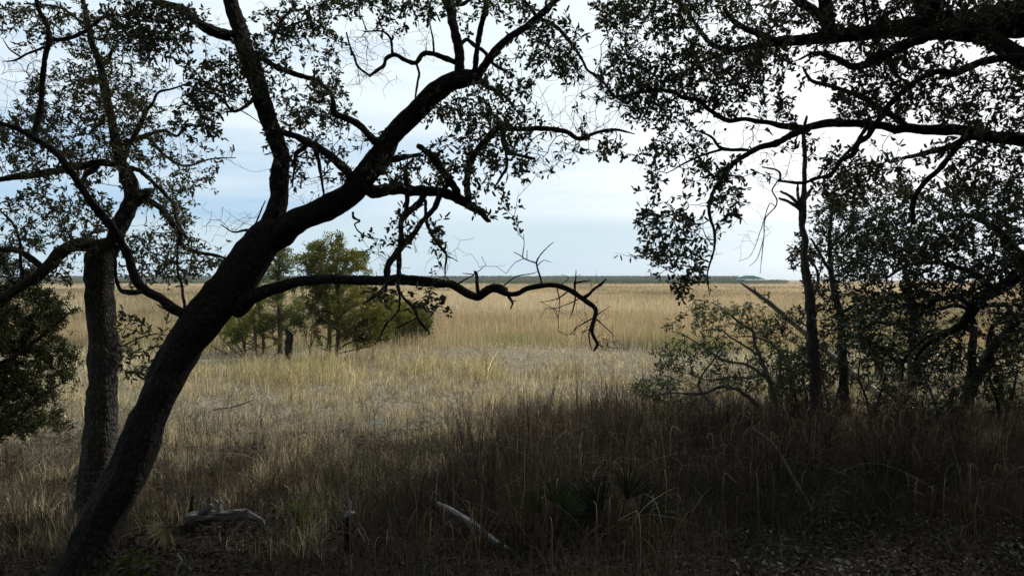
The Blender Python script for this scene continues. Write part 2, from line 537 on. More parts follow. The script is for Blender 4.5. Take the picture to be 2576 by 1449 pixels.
class Tree:
    """a woody plant: hand-shaped trunk and limbs, grown twigs, leaves"""

    def __init__(s, name, label, cat, base, d0, mat, group=None):
        s.root = empty(name, base, label, cat, group)
        s.mat, s.d0 = mat, d0
        s.sk = []          # skeleton samples (px, py, depth, x, y, z, r)
        s.k = 0

    def limb(s, pts, dd=0.0, name='limb', d=None, mat=None, rough=0.15, label=None, ext=True):
        pts = np.array(pts, float)
        if pts.shape[1] == 2:
            raise ValueError
        if d is None:
            if s.sk:
                a = np.array(s.sk)
                i = np.argmin((a[:, 0] - pts[0, 0]) ** 2 + (a[:, 1] - pts[0, 1]) ** 2)
                d = a[i, 2]
            else:
                d = s.d0
        ln = np.concatenate([[0], np.cumsum(np.hypot(np.diff(pts[:, 0]), np.diff(pts[:, 1])))])
        f = ln / ln[-1]
        dep = d + dd * f + 0.05 * np.sin(f * 9 + s.k) * (f > 0)
        w = P(pts[:, 0], pts[:, 1], dep)
        r = pts[:, 2] / F * dep
        p4 = np.concatenate([w, r[:, None]], 1)
        rm = float(r.max())
        sm = spline(p4, max(0.010, rm * 0.28))
        # crooked outline on thinner wood
        nn = len(sm)
        j = np.stack([vnoise(sm[:, :3] * 9, s.k * 3 + a) - 0.5 for a in range(3)], -1)
        sm[:, :3] += j * np.minimum(sm[:, 3:4] * 0.9, 0.02)
        lump = vnoise(np.stack([np.arange(nn) * 0.35, np.zeros(nn)], -1), s.k + 50)
        sm[:, 3] *= 1 + 0.22 * (lump - 0.5) * (1 if rm < 0.08 else 0.4)
        o = tube_obj(name, sm, mat or s.mat, s.root, rough=rough, seed=s.k)
        if label:
            o['label'] = label
        s.k += 1
        dq = (sm[:, 1] * cp - (sm[:, 2] - CAM_Z) * sp)
        px = 1288 + sm[:, 0] * F / dq
        up = sm[:, 1] * sp + (sm[:, 2] - CAM_Z) * cp
        py = 724.5 - up * F / dq
        stp = max(1, int(0.06 / max(0.010, rm * 0.28)))
        for i in range(0, nn, stp):
            s.sk.append((px[i], py[i], dq[i], *sm[i]))
        return o

    def grow(s, blobs, step=0.11, kill=0.13, leaf=(0.045, 0.020), nleaf=6, col=((0.026, 0.031, 0.019), (0.085, 0.094, 0.058)),
             rtip=0.0019, gnarl=0.4, side=0.6, mode='leaf', leafmat=None, twigmat=None, bare=False, name=None, reach=9.0, clump=0.45, dens=1.0, gap=0.0, gf=4.2):
        att, lf = [], []
        for b in blobs:
            cx, cy, rx, ry, n, d, dd = b[:7]
            n = int(n * dens)
            m = int(n * 2.2)
            a = rng.uniform(0, 2 * math.pi, m)
            q = np.sqrt(rng.uniform(0, 1, m))
            X_ = cx + rx * q * np.cos(a)
            Y_ = cy + ry * q * np.sin(a)
            D_ = d + dd * rng.uniform(-1, 1, m)
            pw = P(X_, Y_, D_)
            keep = vnoise(pw * 3.2, 3) > clump - 0.12 * rng.uniform(size=m)
            pw = pw[keep][:n]
            att.append(pw)
        att = np.vstack(att)
        sk = np.array(s.sk)[:, 3:7]
        pos, par = colonize(sk[:, :3], att, step, kill, gnarl=gnarl, reach=reach)
        ns = len(sk)
        n = len(pos)
        # pipe-model radii
        cnt = np.zeros(n)
        has = np.zeros(n, bool)
        for i in range(ns, n):
            has[par[i]] = True
        for i in range(n - 1, ns - 1, -1):
            if cnt[i] == 0:
                cnt[i] = 1
            cnt[par[i]] += cnt[i]
        r = rtip * np.maximum(cnt, 1) ** 0.42
        r[:ns] = np.minimum(sk[:, 3], r[:ns] * 1.1)
        e = np.arange(ns, n)
        A, B = pos[par[e]], pos[e]
        ra = np.minimum(r[par[e]], r[e] * 1.35)
        rb = r[e]
        dirs = unit(B - A)
        # short side twigs
        thin = cnt[e] < 14
        c = e[thin & (rng.uniform(size=len(e)) < side)]
        sa = pos[c]
        sdv = unit(unit(pos[c] - pos[par[c]]) * 0.5 + rng.normal(size=(len(c), 3)))
        sl = rng.uniform(0.35, 1.3, len(c)) * step
        sb = sa + sdv * sl[:, None]
        A2 = np.vstack([A, sa]); B2 = np.vstack([B, sb])
        ra2 = np.concatenate([ra, np.full(len(c), rtip * 0.9)]); rb2 = np.concatenate([rb, np.full(len(c), rtip * 0.5)])
        V, Fq = prisms(A2, B2, ra2, rb2, 3)
        mk('twigs', V, Fq, twigmat or M_TWIG, s.root)
        if bare:
            return
        # leaves sit round the thin shoots
        lp = np.vstack([pos[e[cnt[e] < 5]], sb])
        ld = np.vstack([dirs[cnt[e] < 5], sdv])
        k = nleaf
        lp = np.repeat(lp, k, 0)
        ld = np.repeat(ld, k, 0)
        m = len(lp)
        keep = rng.uniform(size=m) < np.where(vnoise(lp * gf, 31) > gap, .95, .06)
        lp, ld = lp[keep], ld[keep]
        m = len(lp)
        c1, c2 = np.array(col[0]), np.array(col[1])
        if mode == 'leaf':
            lp = lp - ld * rng.uniform(0, step * 0.55, m)[:, None]
            off = unit(rng.normal(size=(m, 3)))
            dv = unit(ld * 0.7 + off)
            lp = lp + dv * 0.008
            L = leaf[0] * rng.uniform(0.55, 1.55, m)
            W = leaf[1] * rng.uniform(0.7, 1.25, m)
            V, Fq = leaves(lp, dv, L, W)
            t = rng.uniform(size=m)
            g = vnoise(lp * 2.0, 9)
            cc = c1 + (c2 - c1) * np.clip(t * 0.7 + g * 0.5 - 0.1, 0, 1)[:, None]
            odd = rng.uniform(size=m) < 0.03
            cc[odd] = np.array([0.13, 0.10, 0.035])
            mk('foliage', V, Fq, leafmat or M_LEAF, s.root, cols=np.repeat(cc, 6, 0))
        else:        # feathery sprays of slivers
            lp = lp - ld * rng.uniform(0, step, m)[:, None] + rng.normal(size=(m, 3)) * leaf[1] * .7
            dv = unit(ld * 0.6 + rng.normal(size=(m, 3)) * 0.75 + np.array([0, 0, 0.30]))
            L = leaf[0] * rng.uniform(0.5, 1.4, m)
            W = leaf[0] * rng.uniform(0.16, 0.34, m)
            V, Fq = leaves(lp, dv, L, W, 0.5)
            t = rng.uniform(size=m)
            g = vnoise(lp * 1.4, 9)
            cc = c1 + (c2 - c1) * np.clip(t * 0.5 + g * 0.9 - 0.2, 0, 1)[:, None]
            mk('foliage', V, Fq, leafmat or M_CEDAR, s.root, cols=np.repeat(cc, 6, 0))
#==SECTION_A==
# ------------------------------------------------------------------ the leaning live oak (main subject)
def gbase(x, y):
    """point of the ground seen at picture row y"""
    d = CAM_Z / ((y - 702.7) / F)
    for _ in range(4):
        p = P(x, y, d)
        d = (CAM_Z - float(terr(p[0], p[1]))) / ((y - 702.7) / F)
    return P(x, y, d), d


b0 = P(150, 1545, 5.9)
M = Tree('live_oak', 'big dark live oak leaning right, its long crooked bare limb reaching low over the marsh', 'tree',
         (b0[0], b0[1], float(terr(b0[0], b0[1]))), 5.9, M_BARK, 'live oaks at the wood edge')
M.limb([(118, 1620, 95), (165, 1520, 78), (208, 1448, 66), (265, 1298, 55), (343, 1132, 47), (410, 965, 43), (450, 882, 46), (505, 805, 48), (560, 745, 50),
        (612, 682, 48), (652, 620, 44), (672, 585, 36), (682, 560, 22)], 0.35, 'trunk', d=5.9)
# upright limb A
M.limb([(655, 615, 30), (688, 548, 25), (704, 480, 22), (707, 400, 20), (688, 335, 20), (663, 267, 21), (645, 200, 22), (620, 133, 22), (600, 67, 20), (580, 0, 18), (560, -90, 16), (520, -200, 12)], 0.3)
M.limb([(604, 95, 14), (560, 85, 14), (533, 77, 13), (493, 53, 11), (460, 27, 9), (400, 5, 7), (330, -15, 5)], -0.5)
M.limb([(625, 120, 6), (650, 143, 7), (717, 180, 7), (767, 193, 6.5), (810, 213, 6), (833, 240, 5), (842, 285, 7)], 0.2)
M.limb([(640, 250, 5), (590, 280, 4), (560, 250, 3), (520, 230, 2)], -0.4)
M.limb([(685, 110, 4), (692, 90, 3.5), (705, 60, 3), (731, 22, 2)], -0.2)
M.limb([(690, 82, 3), (740, 62, 3), (772, 48, 2.5), (780, 18, 1.5)], -0.2)
# heavy right limb B
M.limb([(655, 625, 30), (705, 588, 32), (767, 549, 31), (858, 503, 30), (900, 467, 30), (930, 428, 30), (968, 377, 27), (998, 333, 23), (1045, 283, 24), (1092, 240, 24), (1132, 210, 23),
        (1175, 197, 21), (1205, 198, 13)], -0.55)
M.limb([(1158, 190, 13), (1155, 133, 12), (1145, 83, 12), (1135, 33, 12), (1122, 5, 11), (1105, -30, 9), (1090, -90, 7)], 0.15)
M.limb([(1140, 15, 6), (1165, 12, 5), (1190, -5, 4)], 0)
M.limb([(1193, 195, 8), (1198, 133, 7), (1208, 83, 7), (1217, 40, 7), (1221, 0, 6), (1225, -50, 5)], -0.2)
M.limb([(1200, 195, 10), (1232, 147, 10), (1268, 107, 9.5), (1308, 77, 9), (1348, 47, 9), (1378, 20, 8), (1408, -5, 7), (1440, -40, 6)], -0.3)
M.limb([(1348, 40, 5), (1325, 10, 4), (1300, -15, 3)], 0)
M.limb([(1352, 46, 5), (1380, 58, 5), (1408, 77, 5), (1442, 117, 4), (1468, 157, 3.5), (1479, 177, 3), (1509, 197, 3), (1539, 235, 2.5)], -0.2)
M.limb([(1150, 156, 7), (1119, 147, 7), (1092, 137, 6.5), (1065, 140, 6.5), (1045, 160, 6), (1019, 153, 5.5), (992, 140, 5.5), (972, 147, 5), (965, 167, 4.5), (949, 177, 4), (929, 192, 3)], -0.3)
M.limb([(929, 190, 2.5), (899, 167, 3), (890, 140, 3), (882, 123, 2.5), (872, 83, 1.8)], 0)
M.limb([(1047, 158, 3), (1055, 185, 3), (1051, 205, 3), (1045, 247, 2)], 0)
M.limb([(1092, 137, 3), (1089, 100, 2.5), (1082, 67, 1.5)], 0)
M.limb([(988, 140, 3.5), (982, 97, 3), (959, 80, 2.5), (915, 80, 1.5)], 0)
M.limb([(1158, 112, 5), (1175, 100, 5), (1195, 117, 5), (1219, 133, 5), (1242, 160, 4.5), (1275, 182, 4)], 0.1)
M.limb([(1208, 202, 8), (1228, 220, 6), (1260, 235, 4), (1290, 262, 3)], 0)
M.limb([(985, 398, 13), (972, 387, 11), (942, 353, 9.5), (908, 320, 9), (870, 297, 8), (843, 285, 8), (835, 260, 6)], -0.2)
M.limb([(895, 470, 14), (885, 460, 12), (875, 437, 11), (858, 417, 11), (810, 377, 10.5), (760, 350, 9.5), (730, 340, 8), (712, 337, 7)], -0.15)
M.limb([(780, 362, 5), (793, 380, 5), (805, 430, 4), (815, 485, 2.5)], 0)
M.limb([(775, 358, 4), (763, 375, 6), (745, 390, 5), (740, 430, 3), (735, 470, 2)], 0)
M.limb([(965, 405, 9), (990, 402, 9), (1015, 396, 8), (1035, 392, 6), (1057, 388, 4)], 0)
# limb C with the broken stub crossing it
M.limb([(905, 468, 16), (942, 480, 16), (985, 476, 14), (1025, 478, 13.5), (1070, 480, 13), (1112, 485, 13), (1152, 502, 13), (1179, 517, 12), (1205, 532, 9), (1218, 545, 7), (1229, 556, 5)], -0.5)
M.limb([(1152, 500, 10), (1142, 470, 9.5), (1122, 443, 11), (1105, 420, 10), (1092, 400, 10), (1070, 380, 8), (1060, 371, 7), (1050, 367, 6)], -0.3, name='broken_stub')
M.limb([(1130, 462, 7), (1118, 475, 7), (1105, 493, 7.5), (1092, 520, 7), (1065, 553, 7), (1045, 583, 7.5), (1015, 616, 8), (992, 646, 8.5), (975, 675, 8.5), (972, 712, 7), (962, 731, 6), (942, 746, 4), (912, 767, 1.6)], -0.35)
M.limb([(1070, 482, 9), (1055, 510, 9), (1025, 538, 8.5), (1007, 560, 7), (1009, 600, 6.5), (1005, 636, 6.5), (1005, 683, 6), (1002, 722, 4.5), (1015, 749, 4), (1039, 773, 4), (1052, 800, 3.5), (1066, 822, 3), (1082, 840, 1.5)], -0.2)
M.limb([(1005, 735, 3), (1005, 776, 2.5), (992, 796, 2.5), (972, 816, 2.5), (955, 850, 2), (944, 864, 1.2)], 0)
M.limb([(1052, 800, 2), (1025, 812, 1.8), (1000, 826, 1.4)], 0)
M.limb([(1022, 545, 5), (1023, 500, 6), (1020, 450, 6), (1022, 420, 4), (1040, 400, 3)], -0.1)
M.limb([(1070, 505, 4), (1072, 549, 4.5), (1085, 586, 4.5), (1102, 613, 4), (1122, 639, 3.5), (1120, 669, 2.5), (1119, 702, 1)], -0.3)
M.limb([(1121, 645, 1.5), (1135, 648, 1.5), (1152, 658, .8)], 0)
M.limb([(888, 535, 3), (890, 548, 3), (905, 556, 2.5), (893, 565, 2), (905, 585, 2), (940, 603, 1.2)], 0)
# arching limb G
M.limb([(1175, 508, 8), (1176, 483, 8.5), (1179, 433, 8.5), (1192, 393, 9), (1219, 360, 9), (1242, 333, 8.5), (1259, 322, 8), (1292, 325, 7), (1342, 323, 6.5), (1392, 325, 6), (1425, 333, 6), (1455, 350, 5.5),
        (1492, 337, 4.5), (1542, 327, 3.5), (1575, 332, 2.5), (1597, 338, 1.2)], -0.3)
M.limb([(1259, 326, 7), (1265, 353, 6.5), (1275, 377, 6), (1302, 390, 4.5), (1345, 400, 4)], 0)
M.limb([(1273, 372, 4), (1275, 417, 4), (1262, 443, 3.5), (1242, 473, 2)], 0)
M.limb([(1205, 385, 3), (1235, 405, 3), (1262, 420, 2)], 0)
# low horizontal limb H
M.limb([(585, 780, 26), (623, 752, 22), (650, 739, 17), (700, 722, 14.5), (750, 709, 13), (800, 704, 12.5), (858, 704, 12.5), (925, 706, 12.5), (992, 704, 13), (1025, 704, 12.5), (1075, 709, 12), (1125, 714, 10.5), (1149, 723, 10),
        (1172, 738, 10.5), (1199, 746, 10), (1219, 737, 11), (1242, 726, 12), (1262, 729, 12), (1278, 740, 7), (1305, 738, 6.5), (1325, 728, 6.5), (1359, 718, 6.5), (1399, 719, 6.5), (1432, 728, 6.5), (1465, 749, 6.5),
        (1492, 769, 6), (1499, 783, 6), (1494, 806, 5), (1490, 833, 4.5), (1499, 856, 4), (1503, 868, 4), (1493, 884, 2)], -1.0, label='long bare crooked limb held low over the marsh')
M.limb([(1242, 722, 9), (1262, 726, 8), (1276, 728, 4)], 0)
M.limb([(1465, 752, 5), (1480, 742, 4.5), (1492, 729, 4), (1510, 716, 3.5), (1525, 703, 2.5)], -0.1)
M.limb([(1276, 742, 3.5), (1283, 752, 3.5), (1290, 763, 2.5), (1284, 777, 1.5)], 0)
M.limb([(1288, 757, 2), (1298, 757, 1.2)], 0)
M.limb([(1202, 734, 5), (1200, 712, 4.5), (1198, 690, 4), (1194, 684, 3)], 0)
for pts in ([(1149, 716, 2), (1175, 700, 1.8), (1192, 691, 1.6), (1162, 688, 1)], [(1192, 690, 1.5), (1210, 678, 1), (1218, 668, .7)],
            [(1364, 716, 2.4), (1357, 690, 2.2), (1350, 662, 2), (1359, 643, 1.7), (1375, 625, 1.2), (1392, 609, .8)], [(1350, 662, 1.8), (1325, 653, 1.6), (1309, 643, 1.3), (1292, 634, .8)],
            [(1314, 646, 1.2), (1318, 615, 1), (1317, 589, .7)], [(1325, 653, 1.1), (1326, 630, .7)], [(1352, 668, 1.2), (1368, 655, .9), (1386, 660, .6)],
            [(1320, 650, 1.1), (1295, 662, .9), (1272, 690, .6)], [(1269, 718, 1.8), (1299, 696, 1.5), (1340, 688, 1.1), (1352, 683, .8)], [(1447, 735, 3.5), (1446, 715, 3), (1448, 700, 1.8), (1449, 679, .8)],
            [(1447, 712, 2.5), (1465, 708, 2.5), (1482, 706, 1.5)], [(1432, 730, 2), (1405, 750, 1.5), (1380, 757, 1), (1357, 761, .7)], [(1449, 745, 2), (1445, 766, 1.8), (1440, 785, 1.2), (1432, 803, .7)],
            [(1496, 799, 1.8), (1459, 819, 1.4), (1435, 839, .8)], [(1500, 802, 1.8), (1525, 825, 1.2), (1548, 848, .7)], [(1490, 810, 2.5), (1482, 835, 2), (1483, 860, 1.5), (1488, 878, 1)],
            [(1497, 795, 1.5), (1520, 780, 1), (1535, 770, .6)], [(1400, 722, 1.5), (1408, 760, 1.2), (1405, 800, .7)], [(1460, 750, 1.6), (1420, 768, 1.2), (1395, 775, 1), (1365, 762, .6)],
            [(1503, 865, 1.5), (1516, 874, .8)], [(1449, 700, 1), (1460, 690, .6)], [(1410, 718, 1.3), (1430, 700, 1), (1412, 690, .6)]):
    M.limb(pts, float(rng.uniform(-0.15, 0.15)), 'branch')
# left limb L
M.limb([(490, 815, 20), (462, 794, 15), (427, 773, 12.5), (400, 749, 11.5), (367, 729, 11), (347, 713, 11), (337, 683, 10.5), (320, 643, 10.5), (293, 586, 11), (260, 546, 10), (233, 513, 9.5), (213, 483, 9), (183, 440, 8.5),
        (150, 393, 8.5), (113, 363, 8), (80, 343, 7.5), (40, 323, 6.5), (0, 310, 5.5), (-60, 285, 4)], -0.8)
M.limb([(84, 345, 8), (91, 320, 7), (100, 283, 6.5), (107, 217, 6.5), (112, 150, 6.5), (123, 103, 6.5), (117, 67, 6), (103, 33, 5.5), (92, 0, 5), (85, -50, 4)], 0)
M.limb([(124, 105, 6), (140, 100, 5), (173, 97, 5), (213, 80, 4.5), (240, 60, 4), (267, 33, 3)], 0.1)
M.limb([(113, 118, 4), (95, 127, 3.5), (67, 137, 3), (37, 153, 2.5), (7, 155, 1)], 0)
M.limb([(55, 145, 2), (25, 125, 1.8), (5, 95, 1)], 0)
M.limb([(362, 730, 8), (340, 737, 7), (320, 736, 7), (303, 729, 5), (292, 700, 4), (290, 663, 3.5), (283, 626, 2.5)], -0.1)
M.limb([(470, 795, 4), (463, 760, 4), (457, 722, 3.5), (447, 683, 3.2), (447, 629, 2.5), (443, 580, 1.5)], 0.2)
M.limb([(640, 590, 4), (625, 580, 4), (610, 580, 3), (585, 583, 2), (555, 565, 1.2)], -0.1)
M.limb([(628, 580, 3), (640, 565, 2.5), (655, 535, 2), (668, 505, 1.4)], -0.1)
dM = 6.0
M.grow([(385, 70, 95, 70, 260, 5.4, .35), (310, 30, 60, 50, 70, 5.6, .4), (455, 60, 50, 60, 90, 5.6, .3), (545, 230, 75, 85, 190, 5.9, .5), (500, 300, 60, 40, 60, 5.8, .3), (640, 170, 45, 120, 110, 6.0, .25), (690, 260, 50, 110, 120, 6.2, .4),
        (780, 250, 90, 70, 130, 6.3, .5), (700, 60, 70, 60, 60, 6.2, .4), (780, 130, 90, 70, 70, 6.3, .4), (885, 330, 70, 55, 90, 5.9, .4), (760, 400, 80, 60, 110, 6.2, .4), (830, 410, 60, 40, 40, 6.0, .3),
        (790, 20, 90, 30, 40, 6.2, .4), (910, 8, 110, 22, 60, 6.0, .4), (1050, 20, 90, 30, 50, 5.8, .4), (1250, 10, 90, 30, 50, 5.6, .4), (1180, 30, 60, 40, 40, 5.7, .3),
        (1260, 240, 75, 70, 150, 5.5, .4), (1215, 320, 85, 55, 140, 5.6, .4), (1130, 290, 60, 35, 50, 5.7, .3), (1300, 200, 60, 40, 60, 5.4, .3), (1345, 45, 60, 50, 70, 5.3, .3), (1405, 110, 65, 65, 130, 5.2, .3),
        (1330, 140, 50, 30, 35, 5.3, .3), (1420, 175, 45, 35, 45, 5.2, .3), (1270, 350, 65, 55, 90, 5.3, .3), (1225, 430, 75, 50, 120, 5.4, .3), (1160, 390, 55, 45, 60, 5.4, .3), (1090, 430, 60, 35, 45, 5.5, .3),
        (1390, 360, 80, 40, 45, 5.0, .25), (1460, 375, 60, 45, 45, 4.95, .25), (1385, 425, 30, 25, 18, 5.0, .15), (1535, 380, 22, 22, 14, 4.9, .15), (1300, 430, 60, 40, 40, 5.2, .3), (1000, 440, 60, 40, 45, 5.7, .3),
        (880, 460, 50, 25, 25, 6.0, .2), (1020, 560, 30, 50, 20, 5.4, .2), (1105, 600, 40, 40, 20, 5.3, .2), (955, 625, 55, 30, 35, 5.3, .2), (1060, 745, 55, 25, 26, 5.2, .2), (1075, 785, 28, 26, 14, 5.1, .15), (960, 740, 50, 30, 20, 5.2, .2)],
       step=0.095, kill=0.085, nleaf=6, leaf=(0.037, 0.0185), name='M', dens=1.15, gap=.38, side=.95)
# bare crooked twigs and lower sprouts of the same oak
M.grow([(1440, 260, 130, 80, 50, 5.2, .4), (720, 470, 90, 60, 20, 6.1, .3), (480, 330, 100, 80, 40, 6, .4), (870, 180, 90, 80, 40, 6, .4), (1330, 430, 60, 50, 16, 5.2, .2), (1000, 110, 110, 60, 80, 5.7, .3), (950, 200, 70, 50, 30, 5.6, .3), (560, 560, 90, 50, 30, 6.1, .3), (1430, 800, 80, 50, 18, 4.9, .2), (1500, 840, 50, 50, 18, 4.8, .2), (60, 200, 70, 90, 40, 5.4, .4),
        (1010, 640, 90, 50, 22, 5.3, .3), (900, 120, 60, 60, 20, 6, .3), (640, 110, 150, 90, 30, 6, .4), (1180, 640, 50, 30, 8, 5.2, .2), (330, 280, 120, 90, 60, 6.2, .5)],
       step=0.08, kill=0.07, bare=True, rtip=0.0014, gnarl=0.55, side=0.9)

# ------------------------------------------------------------------ the upright oak behind it
b1 = gbase(228, 1345)[0]
U = Tree('live_oak', 'upright live oak with pale furrowed bark directly behind the base of the big leaning oak', 'tree',
         (b1[0], b1[1], float(terr(b1[0], b1[1]))), 7.4, M_BARKU, 'live oaks at the wood edge')
U.limb([(216, 1400, 52), (224, 1340, 44), (232, 1250, 40), (246, 1130, 38), (258, 1000, 36), (259, 900, 35), (254, 800, 33), (252, 700, 32), (255, 640, 33), (262, 612, 26)], 0.1, 'trunk', d=7.3, rough=0.16)
U.limb([(255, 655, 22), (235, 627, 18), (217, 618, 17), (183, 618, 16), (150, 640, 15), (127, 668, 14.5), (93, 695, 13.5), (50, 722, 12.5), (0, 750, 12), (-60, 775, 11)], -0.5)
U.limb([(103, 680, 9), (100, 670, 8), (67, 643, 7.5), (33, 628, 7), (0, 625, 6.5), (-50, 610, 5)], 0)
U.limb([(262, 640, 26), (285, 612, 21), (303, 565, 20), (320, 528, 19), (332, 500, 18), (325, 460, 19), (312, 425, 14), (300, 400, 12.5), (290, 355, 11), (283, 310, 10.5), (268, 245, 10), (255, 187, 9), (248, 150, 8.5), (235, 117, 8),
        (228, 83, 7.5), (218, 50, 6.5), (210, 0, 5.5), (200, -60, 4)], 0.4)
U.limb([(325, 510, 16), (347, 500, 15), (365, 487, 12), (380, 480, 6)], 0)
U.limb([(308, 415, 7), (310, 400, 6.5), (327, 360, 6), (350, 317, 6), (367, 283, 5), (383, 260, 3.5), (400, 233, 3), (433, 225, 2.5), (480, 208, 1.5)], 0.1)
U.limb([(312, 428, 9), (283, 413, 9), (250, 411, 9), (217, 413, 9.5), (150, 430, 9.5), (67, 443, 8.5), (0, 452, 7), (-60, 465, 5)], -0.5)
U.limb([(250, 412, 6), (240, 425, 8), (215, 440, 6), (200, 470, 4)], 0)
U.limb([(320, 420, 5.5), (353, 430, 5.5), (383, 457, 5), (410, 483, 4.5), (437, 516, 4.5), (443, 549, 4.5), (460, 583, 4), (470, 600, 3)], 0)
U.limb([(358, 490, 9), (377, 505, 8), (407, 526, 8), (433, 559, 7.5), (453, 586, 7), (457, 616, 6.5), (483, 633, 5.5), (533, 640, 4), (583, 656, 2.5)], -0.1)
U.limb([(295, 362, 7), (320, 357, 7), (350, 350, 6), (393, 333, 4.5), (417, 330, 4), (447, 343, 3.5), (467, 320, 3), (517, 313, 1.5)], 0)
U.limb([(360, 348, 4), (377, 352, 4), (417, 393, 3.5), (467, 417, 3), (533, 400, 2), (593, 397, 1)], 0)
U.limb([(262, 160, 5), (273, 150, 5), (280, 130, 4), (295, 115, 3)], 0)
U.limb([(235, 80, 5), (200, 55, 4), (150, 20, 3), (60, 10, 2)], 0)
U.limb([(55, 700, 5), (52, 650, 4), (50, 610, 3.5), (30, 560, 3), (0, 530, 2)], 0)
U.grow([(75, 60, 90, 60, 120, 7.2, .5), (170, 60, 90, 60, 90, 7.4, .5), (250, 160, 70, 60, 90, 7.6, .5), (200, 240, 150, 60, 170, 7.4, .6), (330, 200, 90, 70, 110, 7.6, .5), (180, 290, 90, 50, 130, 7.3, .5), (60, 340, 80, 60, 190, 7.2, .5),
        (200, 345, 110, 60, 220, 7.4, .6), (340, 270, 70, 50, 80, 7.6, .4), (100, 400, 110, 50, 170, 7.0, .5), (240, 400, 80, 50, 110, 7.4, .5), (370, 370, 80, 50, 170, 7.6, .4), (430, 390, 60, 30, 80, 7.6, .3), (560, 390, 45, 22, 45, 7.6, .2),
        (440, 430, 70, 50, 90, 7.5, .4), (60, 520, 90, 60, 60, 6.9, .4), (180, 520, 80, 60, 90, 7.2, .5), (120, 590, 110, 45, 80, 7.1, .5), (230, 560, 70, 60, 80, 7.2, .4), (400, 560, 80, 60, 110, 7.5, .4), (380, 630, 80, 50, 150, 7.4, .4),
        (460, 660, 70, 50, 130, 7.4, .4), (520, 645, 60, 35, 60, 7.4, .3), (190, 665, 45, 30, 60, 7.1, .2), (170, 700, 30, 20, 20, 7.0, .2), (335, 700, 50, 20, 30, 7.3, .2), (430, 490, 60, 40, 60, 7.5, .3), (500, 440, 50, 30, 25, 7.5, .2), (320, 110, 70, 50, 60, 7.5, .4)],
       step=0.11, kill=0.10, dens=1.5, nleaf=7, gap=.36, side=.85, leaf=(0.040, 0.018), col=((0.055, 0.058, 0.036), (0.150, 0.148, 0.090)))
U.limb([(290, 845, 3), (305, 870, 2.5), (350, 850, 2), (400, 838, 1.5)], 0)
U.grow([(325, 835, 35, 35, 14, 7.2, .2), (345, 900, 60, 50, 22, 7.2, .3), (420, 850, 40, 50, 16, 7.2, .3)], step=0.11, kill=0.10, nleaf=4, leaf=(0.06, 0.024), side=.8, col=((0.04, 0.05, 0.02), (0.09, 0.10, 0.04)))

# ------------------------------------------------------------------ the spreading oak whose trunk stands right of the view
b2 = P(2990, 1540, 5.6)
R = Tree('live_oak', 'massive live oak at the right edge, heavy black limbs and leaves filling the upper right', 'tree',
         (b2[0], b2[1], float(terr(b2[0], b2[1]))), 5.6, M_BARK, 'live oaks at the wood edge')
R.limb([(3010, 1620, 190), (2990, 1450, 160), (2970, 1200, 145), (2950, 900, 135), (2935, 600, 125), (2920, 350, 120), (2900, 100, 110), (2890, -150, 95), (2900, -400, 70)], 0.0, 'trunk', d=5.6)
R.limb([(2900, 90, 60), (2760, 62, 45), (2620, 55, 38), (2517, 60, 33), (2450, 63, 31), (2384, 64, 28), (2300, 68, 23), (2217, 78, 19), (2150, 87, 18), (2084, 95, 17), (2017, 103, 13.5), (1950, 107, 11), (1884, 118, 8), (1817, 135, 6), (1750, 165, 4), (1717, 190, 2)], 0.3)
R.limb([(2095, 92, 20), (2086, 75, 18), (2078, 33, 17), (2075, -10, 17), (2078, -80, 15), (2060, -200, 10)], 0)
R.limb([(2085, 70, 13), (2060, 42, 13), (2034, 20, 11.5), (2004, 0, 10), (1980, -25, 9)], 0)
R.limb([(2330, 66, 24), (2327, 45, 23), (2322, 0, 22), (2318, -60, 20), (2310, -160, 14)], 0)
R.limb([(2385, 64, 22), (2375, 40, 20), (2360, 0, 18), (2345, -60, 15)], -0.2)
R.limb([(2184, 82, 6), (2180, 50, 5), (2174, 0, 4), (2170, -40, 3)], 0)
R.limb([(2355, 66, 20), (2390, 74, 24), (2434, 78, 24), (2484, 97, 22), (2527, 122, 22), (2590, 158, 24), (2700, 200, 28), (2900, 260, 40)], -0.5)
R.limb([(2440, 70, 22), (2367, 82, 18), (2317, 94, 16), (2267, 118, 14), (2217, 145, 13), (2177, 163, 11), (2150, 167, 9), (2117, 153, 8), (2084, 140, 6.5), (2050, 133, 4), (2010, 150, 2.5)], -0.3)
R.limb([(2920, 380, 45), (2800, 368, 30), (2700, 358, 22), (2600, 352, 17), (2517, 347, 15.5), (2467, 340, 14.5), (2417, 328, 14), (2350, 328, 12.5), (2284, 323, 11.5), (2250, 328, 10.5), (2200, 313, 10), (2150, 310, 9.5), (2100, 310, 9.5), (2050, 318, 9.5), (2017, 325, 10),
        (1990, 317, 8.5), (1950, 313, 6.5), (1917, 307, 6), (1884, 302, 5.5), (1834, 303, 5.5), (1800, 290, 5.5), (1777, 273, 5.5), (1757, 253, 5), (1717, 247, 4.5), (1692, 230, 4.5), (1625, 230, 4.2), (1575, 240, 4), (1542, 243, 3.2), (1525, 217, 2.6), (1492, 190, 1.8)], 0.1)
R.limb([(2020, 325, 10), (2007, 330, 9.5), (1967, 353, 8.5), (1917, 370, 7.5), (1884, 387, 6.5), (1850, 407, 6.2), (1830, 430, 5.5), (1814, 450, 5), (1794, 483, 4.5), (1784, 516, 4), (1787, 549, 4), (1797, 583, 3.5), (1797, 622, 3), (1784, 670, 2.2), (1780, 700, 1.8), (1785, 742, 1)], -0.2)
R.limb([(1890, 383, 5), (1875, 378, 4.2), (1817, 375, 4.2), (1790, 345, 3.4), (1754, 330, 2)], 0)
R.limb([(1817, 376, 3.5), (1767, 390, 3), (1717, 413, 2.4), (1690, 430, 1.5)], 0)
